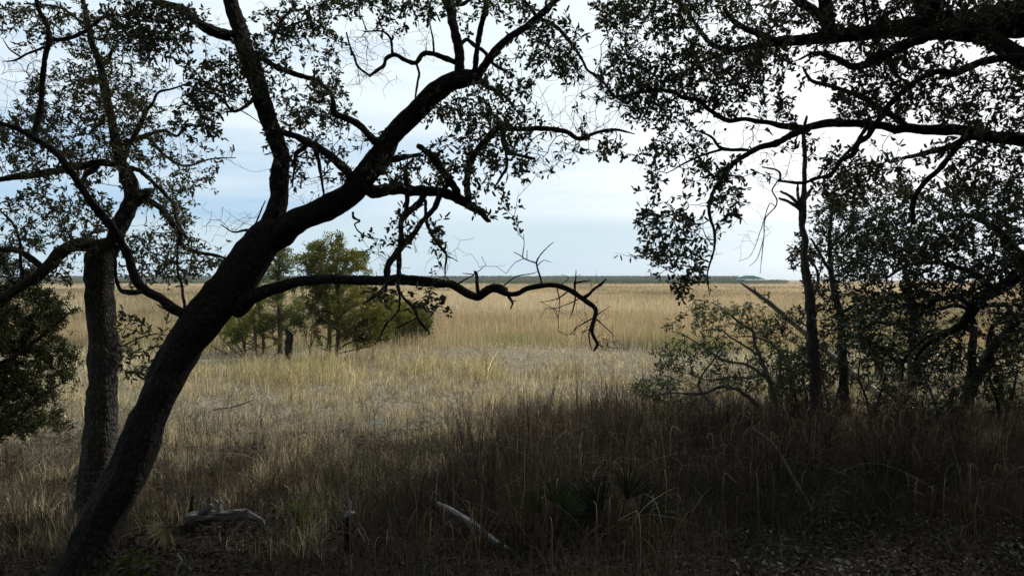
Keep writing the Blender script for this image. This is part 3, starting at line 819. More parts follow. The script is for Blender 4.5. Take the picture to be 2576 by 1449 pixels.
R.limb([(2700, 215, 16), (2620, 165, 12), (2534, 145, 10.5), (2467, 160, 9.5), (2400, 183, 8.5), (2350, 183, 7.5), (2317, 197, 7), (2284, 220, 7), (2257, 247, 7), (2234, 267, 7), (2217, 293, 7), (2194, 320, 7.5), (2180, 343, 7), (2160, 360, 6.5), (2147, 387, 6.5), (2117, 403, 6), (2100, 430, 5.5),
        (2084, 443, 5), (2050, 450, 4.5), (2017, 460, 4), (1957, 455, 3)], -0.2)
R.limb([(2275, 320, 9), (2258, 303, 8), (2244, 290, 7.5), (2217, 277, 7), (2184, 250, 7), (2134, 230, 6), (2084, 217, 5), (2040, 203, 4), (2020, 170, 2.5)], -0.1)
R.limb([(2480, 340, 12), (2434, 347, 10), (2417, 355, 9), (2367, 377, 7.5), (2334, 383, 6.5), (2300, 393, 5.5), (2265, 400, 3)], -0.1)
R.limb([(2420, 358, 8), (2408, 370, 7.5), (2384, 400, 7), (2357, 433, 6.5), (2334, 453, 6.5), (2310, 483, 6.2), (2297, 516, 6), (2297, 560, 5)], 0.3)
R.limb([(2180, 320, 6), (2150, 365, 4), (2110, 405, 3), (2075, 428, 1.5)], 0)
R.limb([(2240, 150, 8), (2245, 170, 6), (2262, 195, 4), (2285, 205, 2)], 0)
R.limb([(1830, 128, 6), (1790, 110, 6), (1750, 60, 5), (1720, 20, 4), (1690, -20, 3)], 0)
R.limb([(1960, 108, 7), (1900, 85, 8), (1850, 60, 7), (1820, 20, 5)], 0)
R.limb([(2420, 70, 10), (2520, 20, 12), (2620, 10, 16)], -0.2)
R.grow([(1640, 50, 130, 65, 330, 5.9, .6), (1560, 40, 60, 40, 60, 5.7, .4), (1600, 150, 80, 60, 170, 5.9, .5), (1690, 190, 90, 60, 210, 5.8, .5), (1570, 225, 60, 35, 80, 5.7, .3), (1640, 275, 80, 40, 100, 5.7, .3), (1770, 100, 90, 70, 260, 5.9, .6), (1760, 20, 100, 40, 160, 6.0, .6),
        (1880, 60, 110, 60, 220, 5.9, .6), (1850, 175, 90, 45, 150, 5.8, .5), (1950, 140, 90, 50, 170, 5.7, .5), (2010, 70, 60, 60, 60, 5.8, .4), (2130, 110, 70, 50, 120, 5.8, .4), (2110, 40, 60, 40, 60, 5.8, .4), (2200, 50, 70, 50, 120, 5.8, .4), (2210, 140, 80, 50, 170, 5.7, .5), (2060, 170, 60, 40, 80, 5.6, .4),
        (2270, 30, 60, 40, 90, 5.7, .4), (2440, 20, 90, 30, 160, 5.5, .5), (2530, 20, 60, 30, 90, 5.4, .4), (2180, 215, 80, 35, 140, 5.6, .4), (2300, 190, 70, 50, 120, 5.5, .4), (2390, 130, 60, 30, 60, 5.5, .3),
        (1760, 250, 60, 50, 60, 5.6, .3), (1880, 260, 60, 40, 70, 5.6, .3), (1960, 255, 40, 50, 40, 5.6, .3), (1700, 300, 60, 50, 60, 5.5, .3),
        (2160, 260, 60, 35, 70, 5.5, .3), (2240, 260, 60, 50, 90, 5.5, .4), (2380, 250, 80, 50, 120, 5.4, .4), (2460, 270, 70, 55, 110, 5.4, .4), (2540, 240, 50, 80, 110, 5.3, .3), (2480, 200, 70, 40, 60, 5.3, .3), (2550, 310, 40, 40, 60, 5.3, .3),
        (1880, 340, 35, 40, 30, 5.4, .2), (1740, 360, 60, 35, 40, 5.4, .3), (1800, 430, 55, 50, 60, 5.3, .3), (1700, 480, 70, 55, 100, 5.3, .3), (1790, 540, 60, 55, 70, 5.2, .3), (1670, 570, 60, 50, 80, 5.2, .3), (1650, 650, 60, 35, 70, 5.2, .3), (1740, 630, 60, 50, 100, 5.2, .3), (1710, 720, 40, 25, 55, 5.1, .2),
        (1860, 510, 30, 50, 25, 5.2, .2), (1820, 600, 30, 30, 14, 5.2, .2), (1600, 567, 25, 4, 6, 5.2, .1), (1650, 400, 40, 50, 30, 5.4, .3),
        (2050, 380, 50, 40, 14, 5.4, .2), (2280, 400, 60, 35, 60, 5.5, .3), (2190, 450, 80, 45, 140, 5.7, .4), (2300, 440, 80, 50, 120, 5.6, .4), (2100, 490, 50, 35, 50, 5.7, .3), (2390, 400, 50, 30, 30, 5.4, .3), (2500, 420, 70, 60, 80, 5.4, .4), (2550, 490, 40, 40, 60, 5.4, .3), (2450, 480, 60, 40, 60, 5.6, .3)],
       step=0.095, kill=0.085, nleaf=6, leaf=(0.037, 0.019), dens=1.2, gap=.38, side=.95)
R.grow([(1950, 410, 90, 60, 26, 5.3, .3), (1760, 340, 90, 60, 26, 5.4, .3), (2080, 400, 60, 60, 24, 5.3, .3), (2450, 190, 70, 40, 20, 5.2, .3), (1500, 300, 90, 70, 40, 5.5, .3), (1480, 220, 50, 50, 24, 5.4, .3)],
       step=0.08, kill=0.07, bare=True, rtip=0.0013, gnarl=0.5, side=.9)

# ------------------------------------------------------------------ dead snag and its neighbours on the right
bs, ds = gbase(2056, 1085)
S = Tree('dead_tree', 'slim pale dead tree standing bare beside the green shrub, its top snapped into stubs', 'tree', (bs[0], bs[1], float(terr(bs[0], bs[1]))), ds, M_SNAG)
S.limb([(2058, 1100, 18), (2055, 1060, 15.5), (2052, 965, 13.5), (2047, 883, 13), (2042, 816, 11.5), (2037, 749, 11), (2029, 683, 9.5), (2022, 640, 8), (2024, 600, 7.5), (2018, 566, 7.5), (2019, 533, 9.5), (2021, 503, 8), (2023, 470, 6), (2024, 400, 5.2), (2021, 333, 4.5), (2028, 300, 3.5), (2030, 292, 2)], 0, 'trunk', d=ds, mat=M_SNAG, rough=.22)
S.limb([(2018, 520, 6), (2010, 514, 5), (1990, 496, 4), (1975, 487, 3.4), (1964, 482, 2.6)], -0.3, name='broken_stub')
S.limb([(2016, 528, 5), (2007, 521, 4.5), (1984, 508, 3.8), (1961, 498, 2.6)], -0.1, name='broken_stub')
S.limb([(2016, 512, 4.5), (2008, 500, 4), (2007, 483, 3.6), (2008, 462, 2.5)], 0.1, name='broken_stub')
S.limb([(2026, 500, 4.5), (2036, 485, 3.6), (2044, 470, 2.4)], 0.1, name='broken_stub')
S.limb([(2008, 462, 3), (1985, 458, 3), (1964, 455, 2.8), (1963, 436, 2.8), (1952, 428, 2.4), (1917, 420, 2)], -0.2, name='branch')
S.limb([(1962, 450, 2), (1950, 465, 2), (1943, 480, 1.8), (1953, 500, 1.8), (1951, 520, 1.6), (1925, 550, 1.5), (1922, 590, 1.3), (1917, 640, 1), (1912, 690, .6)], 0, name='branch')
S.limb([(1951, 520, 1.2), (1935, 515, 1.2), (1915, 575, 1), (1890, 640, .7), (1858, 658, .5)], 0, name='branch')
S.limb([(1921, 600, 1), (1905, 650, .9), (1885, 670, .5)], 0, name='branch')
S.limb([(2040, 760, 5), (2050, 735, 4), (2058, 700, 3.5), (2050, 670, 2.5), (2040, 650, 1.6)], 0.2, name='branch')
S.grow([(1880, 560, 50, 60, 10, ds - .3, .4), (1930, 470, 40, 60, 8, ds - .2, .3), (2060, 900, 50, 90, 16, ds, .4), (2050, 560, 40, 60, 10, ds, .3)], step=0.16, kill=0.12, bare=True, rtip=0.002, gnarl=.5, side=.6)

bt, dt = gbase(2130, 1060)
T = Tree('live_oak_sapling', 'slender leafy sapling just right of the dead snag, leaves starting above the horizon', 'tree', (bt[0], bt[1], float(terr(bt[0], bt[1]))), dt, M_BARKU)
T.limb([(2133, 1075, 13), (2129, 1045, 11), (2123, 965, 11), (2120, 883, 10), (2114, 800, 8.5), (2107, 766, 8), (2100, 733, 8), (2091, 683, 6.5), (2087, 600, 5), (2092, 540, 4), (2100, 490, 3)], 0, 'trunk', d=dt)
T.limb([(2093, 690, 5), (2075, 660, 4), (2058, 630, 3.5), (2040, 600, 2.5)], 0)
T.limb([(2090, 620, 4), (2120, 590, 3.5), (2150, 560, 3), (2180, 540, 2)], 0)
T.limb([(2112, 790, 5), (2150, 770, 4), (2190, 765, 3), (2230, 775, 2)], 0)
T.grow([(2150, 550, 90, 60, 170, dt, .8), (2080, 620, 80, 60, 150, dt, .8), (2020, 640, 40, 45, 70, dt - .3, .5), (2140, 680, 90, 60, 190, dt, .8), (2080, 720, 60, 40, 60, dt, .6), (2000, 800, 40, 35, 40, dt - 1, .3), (2080, 790, 60, 50, 70, dt, .6), (2180, 600, 70, 60, 120, dt, .8),
        (2100, 520, 60, 40, 60, dt, .5), (2170, 790, 60, 50, 80, dt, .6)],
       step=0.16, kill=0.13, dens=1.4, nleaf=6, gap=.4, leaf=(0.068, 0.031), col=((0.018, 0.023, 0.012), (0.042, 0.052, 0.024)))

bq, dq = gbase(2440, 1010)
dq = 9.6
bq = P(2640, 1182, dq)
Q = Tree('live_oak', 'low gnarled live oak at the right edge with twisting branches and the thickest black foliage', 'tree', (bq[0], bq[1], float(terr(bq[0], bq[1]))), dq, M_BARK, 'live oaks at the wood edge')
Q.limb([(2645, 1200, 30), (2640, 1130, 26), (2625, 1000, 22), (2610, 850, 20), (2600, 760, 19), (2590, 690, 17), (2576, 660, 16), (2551, 700, 14), (2520, 722, 13.5), (2484, 735, 13.5), (2455, 762, 13.5), (2440, 790, 12), (2418, 818, 11), (2395, 832, 9), (2367, 845, 7.5), (2330, 870, 5), (2300, 905, 3.5)], 0, 'trunk', d=dq)
Q.limb([(2590, 700, 12), (2560, 640, 12), (2520, 590, 10), (2480, 560, 8), (2430, 540, 6), (2380, 550, 4)], -0.3)
Q.limb([(2500, 730, 8), (2450, 690, 7), (2400, 670, 6), (2340, 660, 5), (2280, 670, 4), (2230, 700, 3)], 0.1)
Q.limb([(2455, 770, 7), (2430, 760, 6.5), (2400, 745, 6), (2360, 755, 5.5), (2330, 770, 5), (2300, 765, 4), (2270, 780, 2.5)], -0.2)
Q.limb([(2455, 775, 6), (2440, 778, 6), (2400, 768, 5), (2350, 780, 4.5), (2310, 790, 3), (2280, 786, 2)], 0.3)
Q.limb([(2470, 757, 6), (2480, 768, 6), (2510, 766, 6), (2535, 768, 6), (2540, 782, 6), (2520, 800, 5.5), (2500, 815, 5.5), (2490, 840, 5), (2486, 870, 5), (2500, 920, 5), (2515, 970, 5), (2522, 1020, 5)], 4.6)
Q.limb([(2500, 815, 4), (2530, 808, 4), (2560, 790, 4), (2600, 780, 4)], 0)
Q.limb([(2390, 830, 6), (2360, 838, 4), (2330, 850, 3), (2280, 900, 2.5), (2268, 960, 2)], 0)
Q.limb([(2440, 785, 5), (2450, 820, 8), (2446, 870, 9), (2444, 930, 10), (2435, 985, 11), (2430, 1018, 12)], 4.8)
Q.limb([(2600, 790, 10), (2560, 800, 12), (2540, 830, 12), (2500, 870, 11), (2470, 930, 12), (2440, 985, 14), (2428, 1022, 16)], 4.8)
Q.grow([(2230, 480, 70, 40, 70, 9.6, .6), (2180, 540, 80, 50, 110, 9.8, .7), (2330, 550, 110, 70, 190, 9.3, 1.0), (2460, 520, 110, 80, 170, 9.0, 1.0), (2550, 580, 50, 110, 130, 8.8, .8), (2240, 620, 90, 60, 190, 9.5, 1.0), (2150, 660, 60, 70, 80, 9.8, .7),
        (2340, 650, 120, 60, 280, 9.1, 1.1), (2450, 640, 110, 60, 240, 8.9, 1.0), (2530, 690, 60, 60, 90, 8.8, .7), (2230, 710, 90, 60, 150, 9.5, 1.0), (2330, 740, 90, 40, 120, 9.2, .9), (2220, 780, 70, 40, 90, 9.6, .8), (2300, 800, 90, 40, 100, 9.5, .8), (2400, 720, 70, 30, 60, 9.0, .6),
        (2560, 790, 30, 60, 40, 8.8, .5), (2540, 880, 60, 60, 50, 9.2, .6), (2240, 860, 80, 50, 90, 9.8, .8), (2370, 880, 80, 50, 50, 9.8, .7), (2170, 830, 60, 50, 50, 10, .6)],
       step=0.14, kill=0.12, nleaf=6, dens=1.85, gap=.40, clump=.49, leaf=(0.056, 0.026), side=0.9, col=((0.012, 0.016, 0.009), (0.032, 0.040, 0.020)))
Q.grow([(2400, 800, 150, 70, 60, 9.3, .6), (2480, 900, 110, 90, 60, 9.3, .6), (2300, 900, 110, 60, 40, 9.6, .6)], step=.13, kill=.1, bare=True, rtip=.002, gnarl=.55, side=.9)

# further trunks of the thicket
for i, (x0, yb, pts, blobs, lab) in enumerate((
        (2215, 960, [(2219, 965, 12), (2213, 935, 10), (2206, 900, 9), (2195, 870, 7), (2170, 850, 5), (2140, 840, 3)], [(2190, 860, 80, 50, 90), (2250, 880, 60, 40, 60)], 'short crooked shrubby oak right of the slender sapling, mostly hidden by leaves'),
        (2306, 985, [(2305, 990, 19), (2303, 960, 17), (2301, 900, 16), (2303, 840, 15), (2300, 790, 12), (2290, 740, 8), (2280, 690, 5)], [(2310, 860, 70, 50, 90), (2260, 830, 60, 50, 70)], 'thick shadowed oak trunk at the middle of the right thicket'),
        (2265, 975, [(2268, 980, 8), (2266, 950, 7), (2264, 925, 6.5), (2275, 905, 6), (2300, 885, 5), (2340, 855, 4), (2370, 830, 3)], [(2340, 900, 50, 30, 30)], 'thin bent stem rising right beside the thick shadowed trunk'))):
    bb, db = gbase(x0, yb)
    t_ = Tree('thicket_oak', lab, 'tree', (bb[0], bb[1], float(terr(bb[0], bb[1]))), db, M_BARK, 'small oaks in the right thicket')
    t_.limb(pts, 0, 'trunk', d=db)
    t_.grow([(*b, db, .8) for b in blobs], step=0.24, kill=0.2, nleaf=5, leaf=(0.09, 0.035), rtip=0.003, col=((0.03, 0.04, 0.016), (0.06, 0.075, 0.03)))
for i, (x0, yb, stems, blobs, lab) in enumerate((
        (2010, 1060, [[(2010, 1065, 4), (2000, 1000, 3), (1985, 950, 2.5), (1975, 910, 1.5)], [(2010, 1065, 4), (2030, 1010, 3), (2020, 960, 2)]], [(1990, 960, 55, 60, 120), (2020, 900, 50, 50, 80)], 'dense leafy bush at the foot of the pale dead snag'),
        (2090, 1050, [[(2090, 1055, 4), (2080, 1000, 3), (2070, 950, 2.5), (2085, 900, 1.5)], [(2090, 1055, 4), (2110, 980, 3), (2120, 930, 2)]], [(2085, 930, 50, 70, 130), (2090, 1000, 55, 40, 80), (2080, 860, 50, 40, 70)], 'dark bush between the dead snag and the slender sapling'),
        (2190, 1060, [[(2190, 1065, 4), (2180, 1000, 3), (2160, 950, 2.5), (2165, 900, 1.5)], [(2190, 1065, 4), (2215, 990, 3), (2230, 940, 2)]], [(2170, 900, 60, 60, 120), (2200, 980, 70, 50, 110), (2230, 930, 50, 40, 70)], 'dark bush right of the slender sapling, under the hanging leaves'),
        (2370, 1070, [[(2370, 1075, 4), (2350, 1010, 3), (2330, 960, 2.5), (2320, 910, 1.5)], [(2370, 1075, 4), (2395, 1000, 3), (2400, 950, 2)]], [(2330, 960, 60, 50, 70), (2390, 990, 60, 50, 90), (2360, 900, 60, 40, 70)], 'loose dark bush below the lowest bend of the gnarled oak'),
        (2520, 1080, [[(2520, 1085, 5), (2510, 1010, 4), (2490, 950, 3), (2500, 890, 2)], [(2520, 1085, 4), (2545, 1000, 3), (2560, 930, 2)]], [(2520, 900, 60, 60, 110), (2540, 1000, 60, 60, 130), (2480, 960, 50, 40, 60), (2560, 840, 40, 50, 60)], 'dark bush at the right edge under the gnarled oak'),
        (2290, 1100, [[(2290, 1105, 4), (2280, 1050, 3), (2260, 1010, 2)], [(2290, 1105, 4), (2310, 1040, 3)]], [(2270, 1020, 70, 40, 80), (2320, 1050, 60, 35, 60), (2230, 1060, 50, 30, 40)], 'low straggly bush on the ground in front of the thick shadowed trunk'))):
    bb, db = gbase(x0, yb)
    t_ = Tree('thicket_bush', lab, 'bush', (bb[0], bb[1], float(terr(bb[0], bb[1]))), db, M_TWIG, 'bushes of the right thicket')
    for st_ in stems:
        t_.limb(st_, float(rng.uniform(-.3, .3)), 'stem', d=db)
    t_.grow([(*b, db, .6) for b in blobs], step=0.16, kill=0.13, nleaf=6, leaf=(0.065, 0.027), rtip=0.002, side=.9, gap=.4, col=((0.016, 0.021, 0.011), (0.042, 0.052, 0.024)))
#==SECTION_B==
# ------------------------------------------------------------------ wax myrtle shrub
bw, dw = gbase(1945, 1088)
W = Tree('green_shrub', 'open twiggy green shrub leaning left in front of the marsh, beside the pale dead snag', 'shrub', (bw[0], bw[1], float(terr(bw[0], bw[1]))), dw, M_GREYWOOD)
W.limb([(1952, 1095, 8), (1950, 1030, 7.5), (1945, 986, 7), (1927, 933, 5), (1916, 907, 4.5), (1900, 866, 4), (1893, 834, 3.5), (1867, 816, 3), (1841, 795, 2.5), (1815, 774, 1.8), (1790, 760, 1.2)], -0.2, 'stem', d=dw)
W.limb([(1946, 990, 4.5), (1958, 962, 4), (1963, 930, 3.6), (1960, 890, 3.4), (1945, 868, 3), (1920, 855, 2.5), (1893, 847, 2), (1862, 846, 1.4)], 0.1, 'stem')
W.limb([(1948, 965, 4), (1914, 939, 3.6), (1880, 918, 3.4), (1841, 910, 3), (1804, 897, 2.6), (1773, 874, 2.2), (1747, 858, 1.8), (1715, 840, 1.3), (1690, 835, 1)], -0.4, 'stem')
W.limb([(1948, 1085, 6.5), (1927, 1051, 6), (1906, 1022, 5.5), (1874, 991, 5), (1841, 976, 4.5), (1807, 975, 4), (1773, 988, 3.6), (1736, 990, 3), (1684, 988, 2.4), (1637, 997, 1.4), (1610, 985, 1)], -0.7, 'stem')
W.limb([(1808, 1085, 4.5), (1804, 1060, 4.2), (1794, 1030, 4), (1778, 1004, 3.4), (1762, 980, 3), (1757, 965, 2.6), (1770, 939, 2.2), (1801, 897, 1.8), (1822, 860, 1.2)], 0.1, 'stem', d=dw - .5)
W.limb([(1921, 907, 3), (1890, 880, 2.6), (1841, 850, 2.2), (1809, 829, 1.8), (1762, 832, 1.2)], -0.2, 'stem')
W.limb([(1928, 935, 3), (1890, 950, 2.6), (1840, 948, 2), (1780, 955, 1.5), (1730, 940, 1)], -0.3, 'stem')
W.grow([(1720, 835, 45, 25, 55, dw - .4, .3), (1790, 785, 60, 30, 70, dw - .2, .4), (1760, 810, 50, 25, 40, dw - .3, .3), (1880, 770, 30, 35, 30, dw, .3), (1770, 870, 50, 25, 30, dw - .3, .4), (1690, 900, 55, 28, 50, dw - .5, .4), (1640, 980, 55, 30, 90, dw - .8, .4),
        (1700, 955, 60, 35, 70, dw - .6, .4), (1800, 880, 60, 30, 40, dw - .2, .4), (1910, 820, 55, 25, 60, dw, .5), (1960, 830, 55, 35, 80, dw, .5), (1860, 950, 60, 30, 60, dw, .5), (1930, 890, 60, 45, 80, dw + .2, .5), (1790, 940, 60, 25, 40, dw - .3, .4), (1990, 900, 45, 60, 90, dw + .3, .5),
        (1960, 960, 60, 40, 60, dw + .3, .5), (1700, 1010, 60, 20, 20, dw - .5, .3)],
       step=0.12, kill=0.10, nleaf=5, leaf=(0.060, 0.020), rtip=0.0022, side=.8, col=((0.045, 0.062, 0.026), (0.115, 0.140, 0.060)), twigmat=M_GREYWOOD)

# dead leaning pole
p0, d0_ = P(1867, 716, 13.2), 13.2
pole = np.concatenate([P(np.array([1865, 1880, 1894, 1924, 1957, 1984, 2007, 2024, 2080, 2140, 2215]), np.array([713, 722, 731, 753, 779, 803, 822, 836, 885, 935, 995]), np.linspace(13.2, 15.6, 11)),
                       (np.array([2, 3.6, 5, 6.4, 7, 7.4, 7.8, 8, 9, 9.5, 10]) / F * 14)[:, None]], 1)
M_POLE = bark_mat('bleached_pole', (0.14, 0.12, 0.11), (0.34, 0.31, 0.28), (0.4, 0.4, 0.37), 0.3, vs=4, us=60, bump=0.6)
po = tube_obj('dead_pole', spline(pole, .05), M_POLE, None, rough=.16, seed=91, loc=pole[-1, :3])
tagit(po, 'grey barkless dead trunk leaning from behind the snag up toward the green roofed pavilion', 'dead trunk')
st = np.concatenate([P(np.array([1900, 1899, 1897]), np.array([736, 727, 722]), 13.4), np.array([[.02], [.016], [.01]])], 1)
kn = tube_obj('stub', spline(st, .03), M_GREYWOOD, None, sides=8, seed=9, loc=pole[-1, :3])
kn.parent = po
kn.matrix_basis = Matrix()

# ------------------------------------------------------------------ cedars
CC = ((0.036, 0.047, 0.017), (0.225, 0.210, 0.075))


def cedar(label, xb, yb, trunk, blobs, d=None, col=CC, limbs=(), step=.2, leaf=(0.13, 0.08), nleaf=16, name='cedar', group='cedars in the marsh meadow', bark=None, barelimbs=0, kill=.17, side=.5, dens=1.2):
    b, dd = gbase(xb, yb)
    d = d or dd
    t = Tree(name, label, 'tree', (b[0], b[1], float(terr(b[0], b[1]))), d, bark or M_CEDARBARK, group)
    t.limb(trunk, 0, 'trunk', d=d, rough=.2)
    for l in limbs:
        t.limb(l, float(rng.uniform(-.5, .5)))
    for k in range(barelimbs):
        a = trunk[0]
        c = trunk[max(1, len(trunk) // 2)]
        f = rng.uniform(.15, .8)
        x, y = a[0] + (c[0] - a[0]) * f, a[1] + (c[1] - a[1]) * f
        sgn = rng.choice([-1, 1])
        L = rng.uniform(20, 55)
        t.limb([(x, y, 1.6), (x + sgn * L * .5, y - L * .25, 1.2), (x + sgn * L, y - L * rng.uniform(.2, .7), .6)], float(rng.uniform(-.6, .6)), 'branch')
    if blobs:
        t.grow([(*q[:5], d, q[5]) for q in blobs], step=step, kill=kill, nleaf=nleaf, leaf=leaf, mode='spray', col=col, rtip=.004, gnarl=.25, side=side, reach=30, clump=.50, dens=dens, gap=.45, gf=2.2)
    return t


cedar('tallest cedar of the clump, rounded yellow green crown rising above the low bare limb', 848, 903, [(848, 912, 6), (850, 860, 5.5), (852, 800, 5), (850, 740, 5), (845, 690, 4), (838, 640, 3), (832, 605, 2)],
      [(832, 605, 26, 18, 60, .6), (815, 630, 45, 28, 130, .9), (800, 660, 50, 32, 150, 1.0), (850, 660, 60, 36, 200, 1.1), (905, 650, 20, 20, 34, .6), (880, 690, 60, 24, 110, 1.1), (830, 700, 60, 24, 130, 1.1), (850, 745, 60, 30, 150, 1.2), (900, 750, 60, 35, 130, 1.1), (900, 800, 70, 35, 150, 1.2), (860, 800, 50, 30, 90, 1.0), (950, 770, 50, 35, 90, 1.0), (940, 820, 50, 30, 80, .9), (900, 845, 50, 20, 50, .9)],
      limbs=([(850, 800, 3), (890, 770, 2.5), (930, 755, 1.8)], [(850, 850, 3), (900, 820, 2.5), (960, 800, 1.8)], [(852, 780, 3), (810, 750, 2), (790, 730, 1.5)], [(850, 880, 2.5), (880, 862, 2), (930, 850, 1.5), (975, 858, 1)], [(850, 890, 2), (890, 880, 1.6), (940, 868, 1)]), barelimbs=9, dens=1.45)
cedar('reddish twin trunked cedar just left of the tallest one, dark lower crown', 827, 906, [(826, 912, 5.5), (828, 860, 5), (829, 820, 4.5), (826, 780, 3.5), (815, 740, 2.5), (805, 700, 1.8)],
      [(800, 760, 45, 40, 110, .9), (780, 800, 45, 30, 80, .9), (820, 820, 40, 20, 40, .8), (790, 700, 40, 30, 50, .8)], col=((.035, .05, .016), (.12, .13, .045)), barelimbs=5, dens=.9)
cedar('thin crowned cedar with straight slim trunk, sparse grey green top beside the leaning oak', 704, 890, [(704, 898, 6.5), (705, 850, 6), (703, 800, 5.5), (702, 740, 4.5), (702, 690, 3.5), (702, 655, 2.5), (700, 630, 1.5)],
      [(700, 650, 34, 28, 45, .8), (735, 660, 26, 34, 40, .7), (670, 690, 30, 24, 34, .8), (730, 740, 40, 40, 100, .9), (745, 790, 40, 34, 110, .9), (690, 770, 40, 40, 80, .9), (730, 820, 45, 20, 60, .9), (668, 812, 30, 24, 50, .8)], col=((.05, .062, .035), (.20, .21, .11)), barelimbs=9, dens=.7)
cedar('olive crowned cedar with slim dark trunk, between the thin crowned cedar and the leaning oak', 665, 893, [(664, 897, 4.5), (662, 850, 4), (655, 800, 3.8), (650, 760, 3), (648, 720, 2)],
      [(650, 780, 35, 35, 80, .8), (665, 740, 30, 34, 60, .8), (640, 820, 34, 20, 40, .8), (690, 830, 30, 18, 30, .7)], col=((.04, .055, .02), (.20, .20, .07)), barelimbs=8, dens=.7)
cedar('small cedar nearest the leaning oak with a slim reddish stem', 643, 896, [(643, 900, 4.2), (642, 850, 4), (640, 810, 3.2), (634, 780, 2)],
      [(628, 790, 25, 30, 50, .6), (640, 760, 22, 24, 30, .6)], col=((.05, .065, .02), (.22, .21, .06)), barelimbs=6, dens=.8)
cedar('low bushy cedar with many slanting bare stems, right against the leaning oak trunk', 612, 890, [(618, 895, 3.5), (612, 860, 3), (604, 830, 2.5), (600, 800, 2)],
      [(600, 800, 26, 34, 90, .7), (585, 840, 30, 22, 50, .6), (620, 830, 24, 24, 40, .6)], limbs=([(612, 890, 2.5), (590, 860, 2), (566, 830, 1.4)], [(605, 895, 2.5), (575, 870, 2), (552, 845, 1.2)], [(615, 880, 2.2), (620, 840, 1.6)], [(600, 898, 2), (560, 885, 1.6), (530, 868, 1)]), col=((.05, .068, .02), (.2, .21, .06)), barelimbs=5)
cedar('rounded bright cedar bush standing farther out, at the right end of the clump', 990, 866, [(990, 868, 4), (991, 850, 3.6), (996, 832, 3), (1005, 810, 2)],
      [(1010, 790, 55, 30, 130, 1.2), (1050, 810, 40, 30, 110, 1.0), (970, 800, 40, 30, 80, 1.0), (1020, 830, 60, 20, 80, 1.1), (1005, 770, 30, 14, 30, .8)], limbs=([(992, 850, 2.5), (1015, 838, 2), (1045, 825, 1.4)], [(990, 852, 2), (972, 835, 1.6), (955, 815, 1)]), step=.26, leaf=(.15, .09), dens=1.8)
cedar('thin leafless sapling in front of the cedar clump', 781, 918, [(781, 922, 2.8), (781, 880, 2.5), (783, 850, 2), (787, 820, 1.5), (784, 790, .9)], [], limbs=([(782, 870, 1.6), (792, 845, 1.2), (803, 815, .6)], [(782, 882, 1.5), (770, 855, 1.1), (765, 830, .6)], [(783, 850, 1.2), (777, 830, .6)]), name='bare_sapling', group=None)
b, d_ = gbase(726, 908)
stp = np.concatenate([P(np.array([727, 726, 724, 728, 722, 719]), np.array([915, 900, 870, 850, 835, 826]), d_), (np.array([8.5, 8, 7.5, 8, 5.5, 2]) / F * d_)[:, None]], 1)
so = tube_obj('broken_stump', spline(stp, .05), M_BARK, None, rough=.5, seed=33, loc=b)
tagit(so, 'dark jagged broken trunk standing in the grass among the cedar stems', 'stump')

# big dark cedar at the left edge
bn, dn = gbase(-60, 1180)
dn = 9.0
bn = P(-95, 1200, dn)
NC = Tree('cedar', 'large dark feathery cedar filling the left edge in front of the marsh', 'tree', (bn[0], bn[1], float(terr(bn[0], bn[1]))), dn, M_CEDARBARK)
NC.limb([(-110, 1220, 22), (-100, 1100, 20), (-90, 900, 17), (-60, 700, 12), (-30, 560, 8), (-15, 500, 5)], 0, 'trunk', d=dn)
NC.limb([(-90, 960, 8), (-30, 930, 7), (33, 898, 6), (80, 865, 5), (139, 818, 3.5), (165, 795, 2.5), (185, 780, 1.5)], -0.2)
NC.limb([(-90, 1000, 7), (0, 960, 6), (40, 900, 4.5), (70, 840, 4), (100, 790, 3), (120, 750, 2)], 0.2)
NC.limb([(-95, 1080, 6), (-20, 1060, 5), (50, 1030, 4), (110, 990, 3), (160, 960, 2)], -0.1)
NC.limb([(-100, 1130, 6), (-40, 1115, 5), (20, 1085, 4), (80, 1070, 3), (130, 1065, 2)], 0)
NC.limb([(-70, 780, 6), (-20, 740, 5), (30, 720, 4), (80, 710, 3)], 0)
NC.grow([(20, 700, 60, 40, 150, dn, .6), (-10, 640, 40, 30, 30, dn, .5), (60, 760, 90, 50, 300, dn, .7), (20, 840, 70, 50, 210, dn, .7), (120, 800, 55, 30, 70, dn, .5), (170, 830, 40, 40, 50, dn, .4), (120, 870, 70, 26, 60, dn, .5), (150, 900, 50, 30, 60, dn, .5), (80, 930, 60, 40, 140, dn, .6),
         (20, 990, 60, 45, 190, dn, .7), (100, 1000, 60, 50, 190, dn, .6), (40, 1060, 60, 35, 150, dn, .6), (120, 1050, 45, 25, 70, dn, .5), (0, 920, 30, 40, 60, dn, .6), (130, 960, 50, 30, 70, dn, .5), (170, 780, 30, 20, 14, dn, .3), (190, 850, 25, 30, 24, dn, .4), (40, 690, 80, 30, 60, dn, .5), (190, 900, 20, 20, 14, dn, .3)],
        step=.13, kill=.115, nleaf=34, dens=1.6, gap=.36, gf=3.2, leaf=(.044, .028), mode='spray', leafmat=M_CEDARD, col=((.016, .022, .011), (.062, .070, .032)), rtip=.0028, gnarl=.25, side=.7, reach=9, clump=.53)

